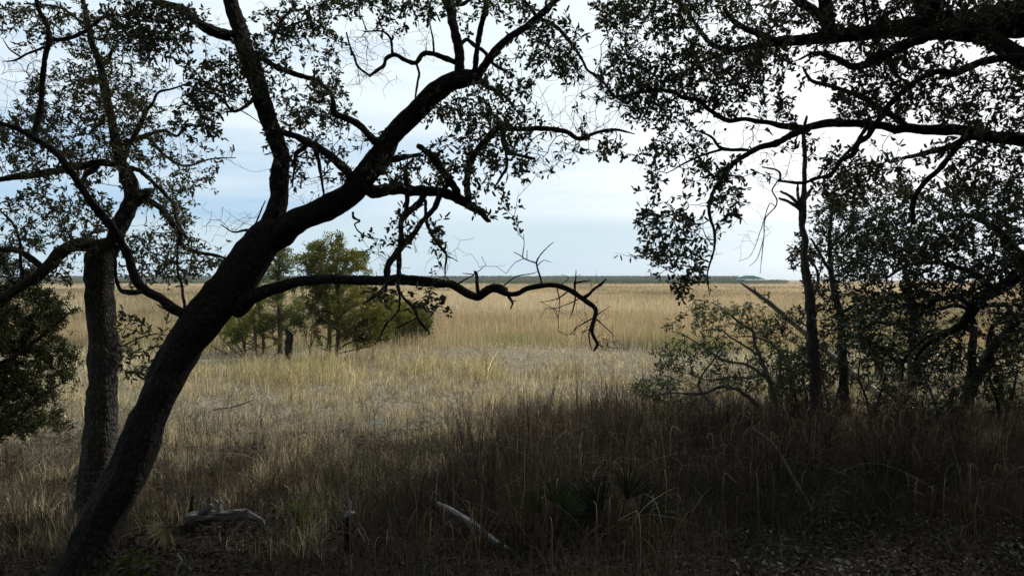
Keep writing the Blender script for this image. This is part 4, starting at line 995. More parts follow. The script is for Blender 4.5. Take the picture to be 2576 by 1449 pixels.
# ------------------------------------------------------------------ ground
def grid_ground():
    rr = [0.0]
    r = 1.0
    while r < 3200:
        rr.append(r)
        r *= 1.045 if r < 60 else 1.12
    rr = np.array(rr)
    na = 240
    th = np.linspace(0, 2 * math.pi, na, endpoint=False)
    X_ = rr[:, None] * np.sin(th)[None]
    Y_ = rr[:, None] * np.cos(th)[None]
    Zz = terr(X_, Y_)
    V = np.stack([X_, Y_, Zz], -1).reshape(-1, 3)
    i = np.arange(len(rr) - 1)[:, None] * na
    j = np.arange(na)[None]
    jn = (j + 1) % na
    Fq = np.stack([i + j, i + jn, i + na + jn, i + na + j], -1).reshape(-1, 4)[na:]
    tri0 = np.stack([na + np.arange(na), na + (np.arange(na) + 1) % na], -1)
    V[0] = (0, 0, terr(0, 0))
    # middle disc: quads collapsed on the centre ring
    cq = np.stack([np.zeros(na // 2, int), na + 2 * np.arange(na // 2), na + (2 * np.arange(na // 2) + 1), na + (2 * np.arange(na // 2) + 2) % na], -1)
    return V, np.vstack([Fq, cq])


def ground_mat():
    m = new_mat('marsh_soil')
    nt = m.node_tree
    tco = N(nt, 'ShaderNodeTexCoord')
    se = N(nt, 'ShaderNodeSeparateXYZ')
    nt.links.new(tco.outputs['Object'], se.inputs[0])
    n1 = N(nt, 'ShaderNodeTexNoise'); n1.inputs['Scale'].default_value = 14; n1.inputs['Detail'].default_value = 8
    n2 = N(nt, 'ShaderNodeTexNoise'); n2.inputs['Scale'].default_value = 0.03; n2.inputs['Detail'].default_value = 6
    n3 = N(nt, 'ShaderNodeTexNoise'); n3.inputs['Scale'].default_value = 0.6; n3.inputs['Detail'].default_value = 6
    mp3 = N(nt, 'ShaderNodeMapping'); mp3.inputs['Scale'].default_value = (0.35, 1.0, 1)
    nt.links.new(tco.outputs['Object'], n1.inputs['Vector'])
    nt.links.new(tco.outputs['Object'], mp3.inputs[0])
    nt.links.new(mp3.outputs[0], n2.inputs['Vector'])
    nt.links.new(tco.outputs['Object'], n3.inputs['Vector'])
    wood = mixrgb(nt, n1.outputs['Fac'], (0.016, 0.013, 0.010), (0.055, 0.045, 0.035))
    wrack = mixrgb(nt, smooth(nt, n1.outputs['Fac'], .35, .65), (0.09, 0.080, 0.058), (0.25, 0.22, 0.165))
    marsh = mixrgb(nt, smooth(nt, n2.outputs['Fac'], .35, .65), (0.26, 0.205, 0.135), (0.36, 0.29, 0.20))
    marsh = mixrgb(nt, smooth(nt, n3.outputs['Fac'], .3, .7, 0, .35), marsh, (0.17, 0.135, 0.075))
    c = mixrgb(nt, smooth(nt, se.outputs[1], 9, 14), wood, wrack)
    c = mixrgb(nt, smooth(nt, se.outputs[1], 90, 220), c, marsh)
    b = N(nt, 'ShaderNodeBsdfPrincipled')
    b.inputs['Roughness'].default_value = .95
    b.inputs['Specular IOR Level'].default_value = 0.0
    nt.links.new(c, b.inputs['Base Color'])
    bp = N(nt, 'ShaderNodeBump'); bp.inputs['Strength'].default_value = .6; bp.inputs['Distance'].default_value = .03
    nt.links.new(n1.outputs['Fac'], bp.inputs['Height'])
    nt.links.new(bp.outputs[0], b.inputs['Normal'])
    out = N(nt, 'ShaderNodeOutputMaterial')
    nt.links.new(b.outputs[0], out.inputs[0])
    return m


V, Fq = grid_ground()
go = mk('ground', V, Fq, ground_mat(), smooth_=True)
tagit(go, kind='structure')


def pool(name, x, y, ax, ay, label=None):
    p, d = gbase(x, y)
    n = 48
    th = np.linspace(0, 2 * math.pi, n, endpoint=False)
    rr = 1 + .25 * (vnoise(np.stack([np.cos(th) * 2, np.sin(th) * 2], -1), 4) - .5) * 2
    z = float(terr(p[0], p[1])) + .03
    V = [(p[0], p[1], z)] + [(p[0] + ax * r * math.cos(t), p[1] + ay * r * math.sin(t), z) for t, r in zip(th, rr)]
    Fq = [(0, 1 + 2 * i, 2 + 2 * i, 1 + (2 * i + 2) % n) for i in range(n // 2)]
    m = new_mat('tidal_water')
    nt = m.node_tree
    b = N(nt, 'ShaderNodeBsdfPrincipled')
    b.inputs['Base Color'].default_value = (.10, .10, .10, 1)
    b.inputs['Roughness'].default_value = .12
    nz_ = N(nt, 'ShaderNodeTexNoise'); nz_.inputs['Scale'].default_value = 6
    bp = N(nt, 'ShaderNodeBump'); bp.inputs['Strength'].default_value = .15
    nt.links.new(nz_.outputs['Fac'], bp.inputs['Height']); nt.links.new(bp.outputs[0], b.inputs['Normal'])
    out = N(nt, 'ShaderNodeOutputMaterial'); nt.links.new(b.outputs[0], out.inputs[0])
    o = mk(name, V, Fq, m)
    tagit(o, kind='structure')
    return p, ax, ay


pools = [pool('water', 1185, 783, 2.6, 4.5), pool('water', 172, 775, 2.4, 5.5)]


# ------------------------------------------------------------------ grasses
def blade_mesh(px, py, pz, h, w, lean, az, segs, cols, tipw=.25, curl=1.8, tips=None):
    n = len(px)
    t = np.linspace(0, 1, segs + 1)
    yaw = rng.uniform(0, math.pi, n)
    wx, wy = np.cos(yaw), np.sin(yaw)
    dx, dy = np.cos(az) * lean * h, np.sin(az) * lean * h
    V = np.zeros((n, segs + 1, 2, 3), np.float32)
    for i, tt in enumerate(t):
        b = tt ** curl
        cx, cy = px + dx * b, py + dy * b
        cz = pz + h * (tt - 0.45 * np.minimum(lean, 1.6) ** 1.2 * tt ** 2.5 - np.where(np.asarray(curl) > 4, .30 * max(0, tt - .72) ** 1.3 * 4, 0))
        ww = w * (1 - (1 - tipw) * tt ** 1.5) * .5
        V[:, i, 0] = np.stack([cx - wx * ww, cy - wy * ww, cz], -1)
        V[:, i, 1] = np.stack([cx + wx * ww, cy + wy * ww, cz], -1)
    base = (np.arange(n) * (segs + 1) * 2)[:, None, None]
    s = (np.arange(segs) * 2)[None, :, None]
    Fq = (base + s + np.array([0, 1, 3, 2])[None, None]).reshape(-1, 4)
    if tips is None:
        return V.reshape(-1, 3), Fq, np.repeat(cols, (segs + 1) * 2, 0)
    f = np.clip((t - .45) / .35, 0, 1)[None, :, None, None]
    C = cols[:, None, None, :] * (1 - f) + tips[:, None, None, :] * f
    C = np.broadcast_to(C, (n, segs + 1, 2, 3))
    return V.reshape(-1, 3), Fq, C.reshape(-1, 3)


def scatter(n, y0, y1, mode='log', margin=1.12):
    u = rng.uniform(size=n)
    if mode == 'log':       # even per log distance and per angle
        y = y0 * (y1 / y0) ** u
    else:                   # even per area of the view wedge
        y = np.sqrt(y0 ** 2 + (y1 ** 2 - y0 ** 2) * u)
    x = y * (1288 / F) * margin * rng.uniform(-1, 1, n)
    return x, y


CLEAR = [(585, 1330, .50), (520, 1340, .35), (660, 1350, .2), (422, 1350, .28), (750, 1320, .25), (880, 1350, .22), (1130, 1290, .16), (1170, 1312, .18), (1210, 1340, .2), (1250, 1370, .2), (1290, 1398, .2), (450, 1440, .2)  , (1475, 1290, .15)]
CLEAR = [(*gbase(a, b)[0][:2], r_) for a, b, r_ in CLEAR]


def clear(x, y):
    """thin the grass over and just in front of the things lying in it"""
    k = np.ones(len(x), bool)
    for cx, cy, r_ in CLEAR:
        k &= ((x - cx) / r_) ** 2 + ((y - cy + r_ * .9) / (r_ * 1.9)) ** 2 > 1
    return k | (rng.uniform(size=len(x)) < .14)


def pal(t, *cs):
    cs = np.array(cs, float)
    t = np.clip(t, 0, .9999) * (len(cs) - 1)
    i = t.astype(int)
    f = (t - i)[:, None]
    return cs[i] * (1 - f) + cs[i + 1] * f


def pix(x, y, z):
    d = y * cp - (z - CAM_Z) * sp
    return 1288 + x * F / d, 724.5 - (y * sp + (z - CAM_Z) * cp) * F / d


# marsh cordgrass, out to the tree line
xs, ys = [], []
for n, a, b in ((90000, 30, 60), (110000, 60, 140), (110000, 140, 430)):
    x, y = scatter(n, a, b, 'area' if a < 140 else 'log')
    xs.append(x); ys.append(y)
x, y = np.concatenate(xs), np.concatenate(ys)
edge = 32 + 3.0 * (fbm(np.stack([x * .12, x * 0 + 3], -1), 8, 2) - .5) * 2 + 1.2 * np.sin(x * .23 + 1)
edge = np.where(x > 6, edge - 1.5, edge)
k = y > edge
for (p, ax, ay) in pools:
    k &= ((x - p[0]) / ax) ** 2 + ((y - p[1]) / ay) ** 2 > 1.0
x, y, edge = x[k], y[k], edge[k]
z = terr(x, y)
n = len(x)
big = fbm(np.stack([x * .035, y * .022], -1), 21, 4)
mid = fbm(np.stack([x * .25, y * .12], -1), 22, 3)
h = (0.80 + .35 * (mid - .5) * 2 * .6 + .25 * (big - .5)) * rng.uniform(.6, 1.2, n)
# low fringe of darker blades beside the meadow
fr = np.clip((y - edge) / 3.0, 0, 1)
h *= .55 + .45 * fr
w = np.maximum(.010, y * .00055) * rng.uniform(.7, 1.4, n)
tcol = np.clip(.5 + (big - .5) * 3.2 + (mid - .5) * 1.3 + rng.normal(size=n) * .32, 0, 1)
cols = pal(tcol, (.170, .152, .090), (.300, .250, .155), (.440, .360, .235), (.380, .285, .180), (.500, .425, .295)) * np.exp(rng.normal(size=n) * .18)[:, None]
grn = np.exp(-((y - edge - 1.0) / 2.2) ** 2) * np.clip(fbm(np.stack([x * .25, y * .3], -1), 4, 2) * 2.6 - .8, 0, 1)
grn = np.maximum(grn, .9 * np.exp(-((x - 7.0) / 2.0) ** 2 - ((y - 32.5) / 1.6) ** 2))
cols = cols * (1 - grn[:, None]) + np.array([.16, .20, .055]) * grn[:, None]
dk = np.exp(-((y - edge - .8) / 1.3) ** 2) * np.clip(fbm(np.stack([x * .16 + 5, y * 0], -1), 14, 2) * 3.2 - 1.1, 0, 1)
cols = cols * (1 - .75 * dk[:, None]) + np.array([.045, .045, .028]) * .75 * dk[:, None]
V, Fq, c = blade_mesh(x, y, z, h, w, rng.uniform(.0, .35, n), rng.uniform(0, 6.28, n), 2, cols)
o = mk('marsh_grass', V, Fq, M_GRASS, cols=c)
tagit(o, 'tan salt marsh cordgrass stretching to the horizon', 'marsh grass', kind='stuff')

# meadow between wood and marsh: wrack, dead stems, green tussocks
x, y = scatter(250000, 6.4, 36, 'log')
keep = (y > 11) | (x < -1.2 - (y - 8) * -.2) 
x, y = x[keep], y[keep]
mid = fbm(np.stack([x * .45, y * .30], -1), 41, 3)
fine = fbm(np.stack([x * 2.6, y * 1.9], -1), 42, 2)
tus = vnoise(np.stack([x * 1.1 + 9, y * .8], -1), 44)
keep = (rng.uniform(size=len(x)) < np.clip(.10 + 2.2 * (fine - .28), .05, 1) * np.clip((y - 5.4) / 4.5, .2, 1)) & clear(x, y)
x, y, mid, fine, tus = x[keep], y[keep], mid[keep], fine[keep], tus[keep]
z = terr(x, y)
n = len(x)
px_, py_ = pix(x, y, z)
green = np.clip(np.exp(-((px_ - 680) / 190) ** 2 - ((py_ - 955) / 45) ** 2) * 1.4 + .9 * np.exp(-((px_ - 1150) / 260) ** 2 - ((py_ - 925) / 40) ** 2) + 2.2 * (mid - .55) + 1.2 * (tus - .6), 0, 1)
wr = np.clip(np.exp(-((px_ - 1560) / 420) ** 2 - ((py_ - 905) / 60) ** 2) * (.15 + 1.7 * np.clip(fbm(np.stack([x * .5, y * .35], -1), 47, 3) - .25, 0, 1)) + 1.0 * (.43 - mid), 0, 1)
h = (.15 + .34 * green ** 1.5 - .05 * wr + .18 * (fine - .4) + .10 * (tus > .75)) * rng.uniform(.5, 1.5, n)
h = np.maximum(h, .05)
tc_ = np.clip(rng.uniform(size=n) * .75 + (mid - .5) * 1.0 + (fine - .5) * .9 + .12, 0, 1)
dead = pal(tc_, (.095, .088, .062), (.215, .198, .142), (.305, .272, .178), (.450, .402, .285))
lav = pal(rng.uniform(size=n), (.15, .132, .10), (.28, .25, .19), (.37, .335, .255))
gr = pal(np.clip(rng.uniform(size=n) * .7 + fine * .4, 0, 1), (.11, .105, .045), (.27, .24, .115), (.40, .35, .20))
cols = dead * (1 - wr[:, None]) + lav * wr[:, None]
gg = (green * .7)[:, None]
cols = cols * (1 - gg) + gr * gg
cols = cols * (np.exp(rng.normal(size=n) * .42) * (.45 + .75 * np.clip((fine - .3) * 3.2 + .3, 0, 1)))[:, None]  # blades in sparse hollows darkened: hollow shade put into their colour
bigb = rng.uniform(size=n) < .4
w = np.maximum(.004, y * .00040) * rng.uniform(.6, 1.4, n) * np.where(bigb, 1.9, 1)
lean = np.where(rng.uniform(size=n) < .35, rng.uniform(.5, 1.2, n), rng.uniform(.0, .5, n)) + wr * rng.uniform(0, 1.3, n)
V, Fq, c = blade_mesh(x, y, z, h, w, lean, rng.uniform(0, 6.28, n), 3, cols)
o = mk('meadow_grass', V, Fq, M_GRASS, cols=c)
tagit(o, 'mixed dead grey stems and yellow green tussocks of the meadow', 'meadow grass', kind='stuff')

# weedy foreground: fine grey-brown stems, then taller red-brown grass and arching dry blades
x, y = scatter(95000, 5.2, 13.5, 'log', 1.2)
z = terr(x, y)
px_, py_ = pix(x, y, z)
bare = np.clip((px_ - 1650) / 250, 0, 1) * np.clip((py_ - 1290) / 90, 0, 1)
lightz = (y > np.interp(x, [-6, -3, -1.7, 0, 3], [8.2, 10, 11.5, 13, 15]))
bare = np.maximum(bare, lightz * .85)
fine = fbm(np.stack([x * 1.6, y * 1.6], -1), 52, 3)
k = (rng.uniform(size=len(x)) < np.clip(1.9 * fine - .25, .05, 1) * np.clip(1.15 - (py_ - 1300) / 160, .3, 1)) & (rng.uniform(size=len(x)) > bare * .97) & clear(x, y)
x, y, z, fine, px_, py_ = x[k], y[k], z[k], fine[k], px_[k], py_[k]
n = len(x)
h = (.24 + .42 * fine * rng.uniform(.4, 1.3, n)) * np.where(px_ < 1250, .72, 1.0)
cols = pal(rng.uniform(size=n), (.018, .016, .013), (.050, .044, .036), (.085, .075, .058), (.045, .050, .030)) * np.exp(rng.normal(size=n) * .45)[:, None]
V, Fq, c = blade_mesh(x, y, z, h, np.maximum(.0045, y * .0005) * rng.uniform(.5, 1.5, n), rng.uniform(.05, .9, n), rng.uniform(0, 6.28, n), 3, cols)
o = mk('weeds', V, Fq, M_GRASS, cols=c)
tagit(o, 'fine brown weeds and dead stems under the trees', 'weeds', kind='stuff')

# tall red-brown tussocks
V0, F0, C0, off = [], [], [], 0
tx, ty = scatter(420, 6.4, 14.5, 'area', 1.05)
tz = terr(tx, ty)
qx, qy = pix(tx, ty, tz)
prob = 1.1 * np.exp(-((qx - 1620) / 480) ** 2) + .16 * (qx < 1100) + .25 * (qx > 1900)
prob *= ty < np.interp(tx, [-6, -3, -1.7, 0, 3], [8.0, 9.5, 11, 12.5, 14.5]) + rng.uniform(-1.5, 1.2, len(tx))
prob[(qx > 1700) & (qy > 1300)] = .03
k = rng.uniform(size=len(tx)) < prob
tx, ty, tz, qx = tx[k], ty[k], tz[k], qx[k]
m = 46
n = len(tx) * m
ax_ = rng.uniform(0, 6.28, n)
rad = np.abs(rng.normal(size=n)) * .10
x = np.repeat(tx, m) + np.cos(ax_) * rad
y = np.repeat(ty, m) + np.sin(ax_) * rad
z = np.repeat(tz, m)
hh = np.repeat(rng.uniform(.5, 1.15, len(tx)) * np.where(qx > 1150, 1.05, .6), m) * rng.uniform(.45, 1.15, n)
red = np.repeat(rng.uniform(size=len(tx)), m)
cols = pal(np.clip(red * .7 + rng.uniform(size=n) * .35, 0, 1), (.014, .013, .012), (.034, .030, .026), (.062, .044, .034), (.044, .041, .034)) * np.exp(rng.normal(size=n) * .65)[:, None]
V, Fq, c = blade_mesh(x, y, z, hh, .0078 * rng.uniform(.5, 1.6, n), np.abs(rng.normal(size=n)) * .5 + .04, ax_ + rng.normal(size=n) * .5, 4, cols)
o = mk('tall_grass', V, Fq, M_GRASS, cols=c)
tagit(o, 'tall red brown bunch grass in the shade of the wood edge', 'tall grass', kind='stuff')

# pale dry arching leaves
n = 3600
x, y = scatter(n, 6.0, 12.5, 'area', 1.0)
z = terr(x, y)
qx, qy = pix(x, y, z)
k = clear(x, y) & (rng.uniform(size=n) < np.where(qx > 1200, .9, .35)) & ~((qx > 1750) & (qy > 1330) & (rng.uniform(size=n) > .05))
x, y, z = x[k], y[k], z[k]
n = len(x)
cols = pal(rng.uniform(size=n), (.055, .036, .026), (.11, .075, .05), (.17, .13, .09))
tips = pal(rng.uniform(size=n), (.18, .15, .11), (.34, .29, .22), (.52, .47, .38))
hook = rng.uniform(size=n) < .7
V, Fq, c = blade_mesh(x, y, z, rng.uniform(.25, .95, n), .0075 * rng.uniform(.4, 1.5, n), np.where(hook, rng.uniform(.1, .6, n), rng.uniform(.5, 1.4, n)), rng.uniform(0, 6.28, n), 9, cols, tipw=.30, curl=np.where(hook, 6.5, 2.4), tips=tips)
o = mk('dry_blades', V, Fq, M_GRASS, cols=c)
tagit(o, 'pale dry curling grass blades caught among the brown weeds', 'dry blades', kind='stuff')

# leaf litter
x, y = scatter(80000, 3.6, 12, 'log', 1.3)
z = terr(x, y)
n = len(x)
ln = rng.uniform(.02, .07, n)
dv = rng.normal(size=(n, 3)) * np.array([1, 1, .35])
V, Fq = leaves(np.stack([x, y, z + rng.uniform(.004, .03, n)], -1), dv, ln, ln * .42, .3)
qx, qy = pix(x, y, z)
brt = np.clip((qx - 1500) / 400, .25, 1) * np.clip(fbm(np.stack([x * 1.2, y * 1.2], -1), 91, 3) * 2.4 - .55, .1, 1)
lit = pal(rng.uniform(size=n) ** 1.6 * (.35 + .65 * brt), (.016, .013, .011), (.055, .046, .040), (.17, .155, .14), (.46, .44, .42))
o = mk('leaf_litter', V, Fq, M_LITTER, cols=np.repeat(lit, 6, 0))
tagit(o, 'fallen brown oak leaves covering the shaded ground', 'leaf litter', kind='stuff')


# low scraggly twigs in the meadow and under the right thicket
def brush(name, label, n, x0, x1, y0, y1, hgt, r, mat, kind='stuff', cat='brush', spread=1.0, kids=3):
    xx = rng.uniform(x0, x1, n)
    yy = rng.uniform(y0, y1, n)
    A, B, ra, rb = [], [], [], []
    for a, b_ in zip(xx, yy):
        p, d = gbase(a, b_)
        q = np.array(p)
        dirv = unit(rng.normal(size=3) * np.array([spread, spread, .3]) + np.array([0, 0, 1.0]))
        L = hgt * rng.uniform(.5, 1.2) / 5
        rr = r
        pts_ = [q]
        for i in range(5):
            dirv = unit(dirv + rng.normal(size=3) * .28)
            q2 = q + dirv * L
            A.append(q); B.append(q2); ra.append(rr); rb.append(rr * .8)
            rr *= .8
            q = q2
            for c_ in range(kids if i > 0 else 0):
                dk = unit(dirv * .5 + rng.normal(size=3) * .7)
                q3 = q + dk * L * rng.uniform(.4, 1.1)
                A.append(q); B.append(q3); ra.append(rr * .6); rb.append(rr * .35)
                dk2 = unit(dk + rng.normal(size=3) * .5)
                A.append(q3); B.append(q3 + dk2 * L * .6); ra.append(rr * .35); rb.append(rr * .2)
    V, Fq = prisms(np.array(A), np.array(B), np.array(ra), np.array(rb), 3)
    o = mk(name, V, Fq, mat)
    tagit(o, label, cat, kind=kind)
    return o


brush('twiggy_brush', 'tangle of thin bare stems on the shaded ground at the right', 620, 1640, 2600, 960, 1320, 1.15, .0048, M_TWIG, spread=1.0)
brush('dead_brush', 'grey tangle of dead twigs strewn through the meadow', 260, 300, 1900, 890, 1090, .38, .006, M_GREYWOOD, spread=1.6)
brush('dry_stems', 'bent and broken brown stems tangled through the shaded grass', 260, 820, 2000, 1090, 1400, .75, .0032, M_TWIG, spread=1.5, kids=2)
brush('dry_stems', 'pale bent straw stems crossing the shaded grass', 110, 850, 1950, 1110, 1420, .7, .0026, M_GREYWOOD, spread=1.8, kids=1)
brush('low_forbs', 'low dark dead forbs in hollows of the meadow', 420, 60, 1900, 905, 1140, .26, .0055, M_TWIG, spread=1.4, kids=3)
brush('dead_brush', 'small pale twigs poking up in the shaded weeds', 200, 0, 1700, 1100, 1440, .5, .0028, M_GREYWOOD, spread=1.1, kids=1)

# ------------------------------------------------------------------ far side
def far_wood(name, label, x0, x1, dist, hmin, hmax, cols, n, size, ground):
    """scrub edge: many leaf clumps through a long low volume"""
    X_ = rng.uniform(x0, x1, n)
    hh = hmin + (hmax - hmin) * (.6 * fbm(np.stack([X_ * .021 + 3.3, X_ * .013], -1), 61, 5) + .4 * fbm(np.stack([X_ * .19, X_ * .07], -1), 63, 3))
    u = rng.uniform(size=n) ** .7
    Y_ = dist + rng.uniform(0, 26, n) * (dist / 450)
    pos = np.stack([X_, Y_, ground + u * hh], -1)
    L = size * rng.uniform(.6, 1.4, n)
    V, Fq = leaves(pos, rng.normal(size=(n, 3)) + np.array([0, 0, .4]), L, L * .8, .3)
    g = fbm(np.stack([X_ * .03, Y_ * .03], -1), 71, 3)
    c = pal(np.clip((g - .5) * 2.6 + .5 + rng.normal(size=n) * .15, 0, 1), *cols)
    o = mk(name, V, Fq, M_CEDAR, cols=np.repeat(c, 6, 0))
    tagit(o, label, 'distant trees', kind='stuff')
    return o


def px_x(px, d):
    return (px - 1288) / F * d


far_wood('far_scrub', 'long low band of grey green scrub across the far side of the marsh', px_x(-300, 470), px_x(1990, 455), 455, 1.6, 3.1, ((.045, .065, .034), (.10, .10, .07), (.055, .08, .04), (.12, .105, .08)), 52000, .6, -.5)
far_wood('far_woods', 'thin dark line of distant woods behind the scrub', px_x(-300, 1000), px_x(1900, 900), 960, 6.5, 6.8, ((.03, .033, .03), (.05, .05, .047), (.045, .05, .042)), 80000, 1.5, -.6)

# pavilion
PD = 430.0
gx, gy = px_x(1859, PD), px_x(1924, PD)
zt = lambda yy: CAM_Z + (702.7 - yy) / F * PD
cx_ = (gx + gy) / 2
pav = empty('pavilion', (cx_, PD + 4, -.6), 'open sided boardwalk pavilion with a green hip roof out on the marsh', 'pavilion')
M_ROOF = flat_mat('green_metal_roof', (.008, .050, .032), (.014, .070, .046), 2.0, .9, .1, spec=.05)
M_TIMB = flat_mat('grey_timber', (.13, .13, .125), (.22, .21, .20), 3, .9, .2)


def box_arr(boxes):
    Vs, Fs = [], []
    for (x0, x1, y0, y1, z0, z1) in boxes:
        b_ = len(Vs)
        Vs += [(x0, y0, z0), (x1, y0, z0), (x1, y1, z0), (x0, y1, z0), (x0, y0, z1), (x1, y0, z1), (x1, y1, z1), (x0, y1, z1)]
        Fs += [tuple(b_ + k for k in f) for f in ((0, 3, 2, 1), (4, 5, 6, 7), (0, 1, 5, 4), (1, 2, 6, 5), (2, 3, 7, 6), (3, 0, 4, 7))]
    return np.array(Vs), np.array(Fs)


ez, rz = zt(701.6), zt(693.3)
y0_, y1_ = PD - .5, PD + 9.5
rx0, rx1 = px_x(1879, PD), px_x(1902, PD)
ym = PD + 4.5
Vr = [(gx, y0_, ez), (gy, y0_, ez), (gy, y1_, ez), (gx, y1_, ez), (rx0, ym - .3, rz), (rx1, ym - .3, rz), (rx1, ym + .3, rz), (rx0, ym + .3, rz),
      (gx, y0_, ez - .22), (gy, y0_, ez - .22), (gy, y1_, ez - .22), (gx, y1_, ez - .22)]
Fr = [(0, 1, 5, 4), (1, 2, 6, 5), (2, 3, 7, 6), (3, 0, 4, 7), (4, 5, 6, 7), (8, 9, 1, 0), (9, 10, 2, 1), (10, 11, 3, 2), (11, 8, 0, 3), (8, 11, 10, 9)]
mk('roof', Vr, Fr, M_ROOF, pav)
fz = .55
V, Fq = box_arr([(gx + .6, gy - .6, PD + .2, PD + 9, fz - .25, fz)])
mk('deck', V, Fq, M_TIMB, pav)
for i in range(6):
    for yy in (PD + .5, PD + 8.5):
        xx = gx + 1.0 + i * (gy - gx - 2.0) / 5
        V, Fq = box_arr([(xx - .11, xx + .11, yy - .11, yy + .11, -.9, ez - .2)])
        mk('post', V, Fq, M_TIMB, pav)
V, Fq = box_arr([(gx + 1, gy - 1, PD + .42, PD + .50, fz + .95, fz + 1.05), (gx + 1, gy - 1, PD + .42, PD + .5, fz + .5, fz + .56)])
mk('railing', V, Fq, M_TIMB, pav)
V, Fq = box_arr([(gx + 1.5, gx + 5.0, PD + 6, PD + 8, fz, fz + 1.8)])
mk('screen_wall', V, Fq, M_TIMB, pav)
bw_ = empty('boardwalk', (gy, PD + 2, -.6), 'long low timber boardwalk with railings running right from the pavilion', 'boardwalk')
bx0, bx1 = gy - .3, px_x(2420, PD)
V, Fq = box_arr([(bx0, bx1, PD + 1, PD + 3, .25, .45)])
mk('deck', V, Fq, M_TIMB, bw_)
V, Fq = box_arr([(bx0, bx1, PD + 1, PD + 1.09, 1.22, 1.34), (bx0, bx1, PD + 1, PD + 1.06, .8, .88)])
mk('railing', V, Fq, M_TIMB, bw_)
nb = 26
for i in range(nb):
    xx = bx0 + (bx1 - bx0) * i / (nb - 1)
    V, Fq = box_arr([(xx - .09, xx + .09, PD + .8, PD + .99, -.9, 1.36 + (.5 if i % 7 == 5 else 0))])
    mk('post', V, Fq, M_TIMB, bw_)
bl = empty('boardwalk', (gx, PD + 2, -.6), 'short stretch of boardwalk with tall pilings left of the pavilion', 'boardwalk')
bx0, bx1 = px_x(1798, PD), gx + .3
V, Fq = box_arr([(bx0, bx1, PD + 1, PD + 3, .25, .42)])
mk('deck', V, Fq, M_TIMB, bl)
for i in range(7):
    xx = bx0 + (bx1 - bx0) * i / 6
    V, Fq = box_arr([(xx - .1, xx + .1, PD + .8, PD + .99, -.9, 1.1 + (.9 if i in (1, 4, 5) else 0))])
    mk('post', V, Fq, M_TIMB, bl)

# ------------------------------------------------------------------ things lying in the foreground
def stick(name, label, cat, pts, d, mat, rough=.2, seed=5, group=None, dd=0.0, part_of=None):
    pts = np.array(pts, float)
    dep = d if np.ndim(d) else np.linspace(d, d + dd, len(pts))
    dep = np.asarray(dep, float)
    a = np.concatenate([P(pts[:, 0], pts[:, 1], dep), (pts[:, 2] / F * dep)[:, None]], 1)
    a = spline(a, max(.012, float(a[:, 3].max()) * .5))
    if part_of is not None:
        return tube_obj(name, a, mat, part_of, rough=rough, seed=seed)
    o = tube_obj(name, a, mat, None, rough=rough, seed=seed, loc=a[len(a) // 2, :3])
    return tagit(o, label, cat, group)


pb = P(560, 1330, 7.2)
dl = empty('driftwood_log', (pb[0], pb[1], float(terr(pb[0], pb[1]))), 'weathered grey driftwood log with a knotty root end near the leaning oak', 'driftwood')
stick('log', None, None, [(476, 1312, 16), (492, 1303, 19), (518, 1300, 17), (553, 1296, 12), (590, 1292, 9.5), (618, 1294, 10), (636, 1300, 8), (655, 1310, 7), (664, 1330, 8), (673, 1352, 6), (690, 1372, 4)], 7.2, M_DRIFT, .5, 3, part_of=dl)
stick('root_knob', None, None, [(500, 1300, 10), (512, 1286, 11), (524, 1276, 9), (534, 1272, 5)], 7.18, M_DRIFT, .6, 8, part_of=dl)
stick('stub', None, None, [(548, 1290, 7), (553, 1275, 5), (553, 1264, 4), (556, 1258, 2.5)], 7.15, M_SILVER, .4, 9, part_of=dl)
stick('stub', None, None, [(610, 1290, 5), (619, 1284, 3.5), (624, 1281, 1.5)], 7.18, M_DRIFT, .4, 9, part_of=dl)
stick('root', None, None, [(492, 1300, 16), (486, 1325, 17), (482, 1352, 18), (486, 1385, 14)], 7.3, M_BARK, .5, 19, part_of=dl)
stick('root', None, None, [(484, 1300, 6), (482, 1270, 5), (486, 1245, 2)], 7.3, M_BARK, .3, 29, part_of=dl)
stick('fallen_pole', 'smooth silvery fallen pole lying diagonally in the dark weeds, low centre', 'fallen branch', [(1100, 1263, 3), (1110, 1271, 6), (1130, 1281, 7.5), (1160, 1299, 8.2), (1190, 1318, 8.8), (1215, 1338, 8.2), (1245, 1362, 7.5), (1275, 1382, 7), (1298, 1396, 4)],
      np.linspace(7.6, 6.6, 9), M_SILVER, .10, 4)
stick('broken_branch', 'forked splintered pale branch sticking out beside the dark palmetto', 'broken branch', [(1440, 1217, 2), (1447, 1224, 4), (1462, 1238, 5), (1475, 1250, 6.5), (1482, 1262, 6), (1487, 1280, 4)], 7.4, M_GREYWOOD, .5, 6)
stick('weathered_stake', 'thin upright weathered stake with a whitish split tip in the tall brown grass', 'stake', [(1394, 1135, 1.5), (1399, 1150, 3), (1403, 1165, 3.5), (1410, 1200, 3.5), (1412, 1240, 4), (1416, 1290, 4)], 8.2, M_GREYWOOD, .3, 6)
ks = P(878, 1400, 6.6)
kb = empty('broken_sapling', (ks[0], ks[1], float(terr(ks[0], ks[1]))), 'small broken sapling stump with a pale knobbed top, left of the silvery pole', 'stump')
stick('trunk', None, None, [(880, 1425, 9), (878, 1380, 9), (876, 1340, 9), (876, 1312, 9), (878, 1302, 6)], 6.6, M_BARK, .4, 12, part_of=kb)
stick('knob', None, None, [(866, 1300, 3), (876, 1292, 6), (886, 1290, 6), (891, 1291, 4)], 6.58, M_SILVER, .5, 13, part_of=kb)
stick('stub', None, None, [(880, 1290, 4), (880, 1275, 3.5), (879, 1262, 3), (877, 1254, 1.5)], 6.58, M_SILVER, .5, 14, part_of=kb)
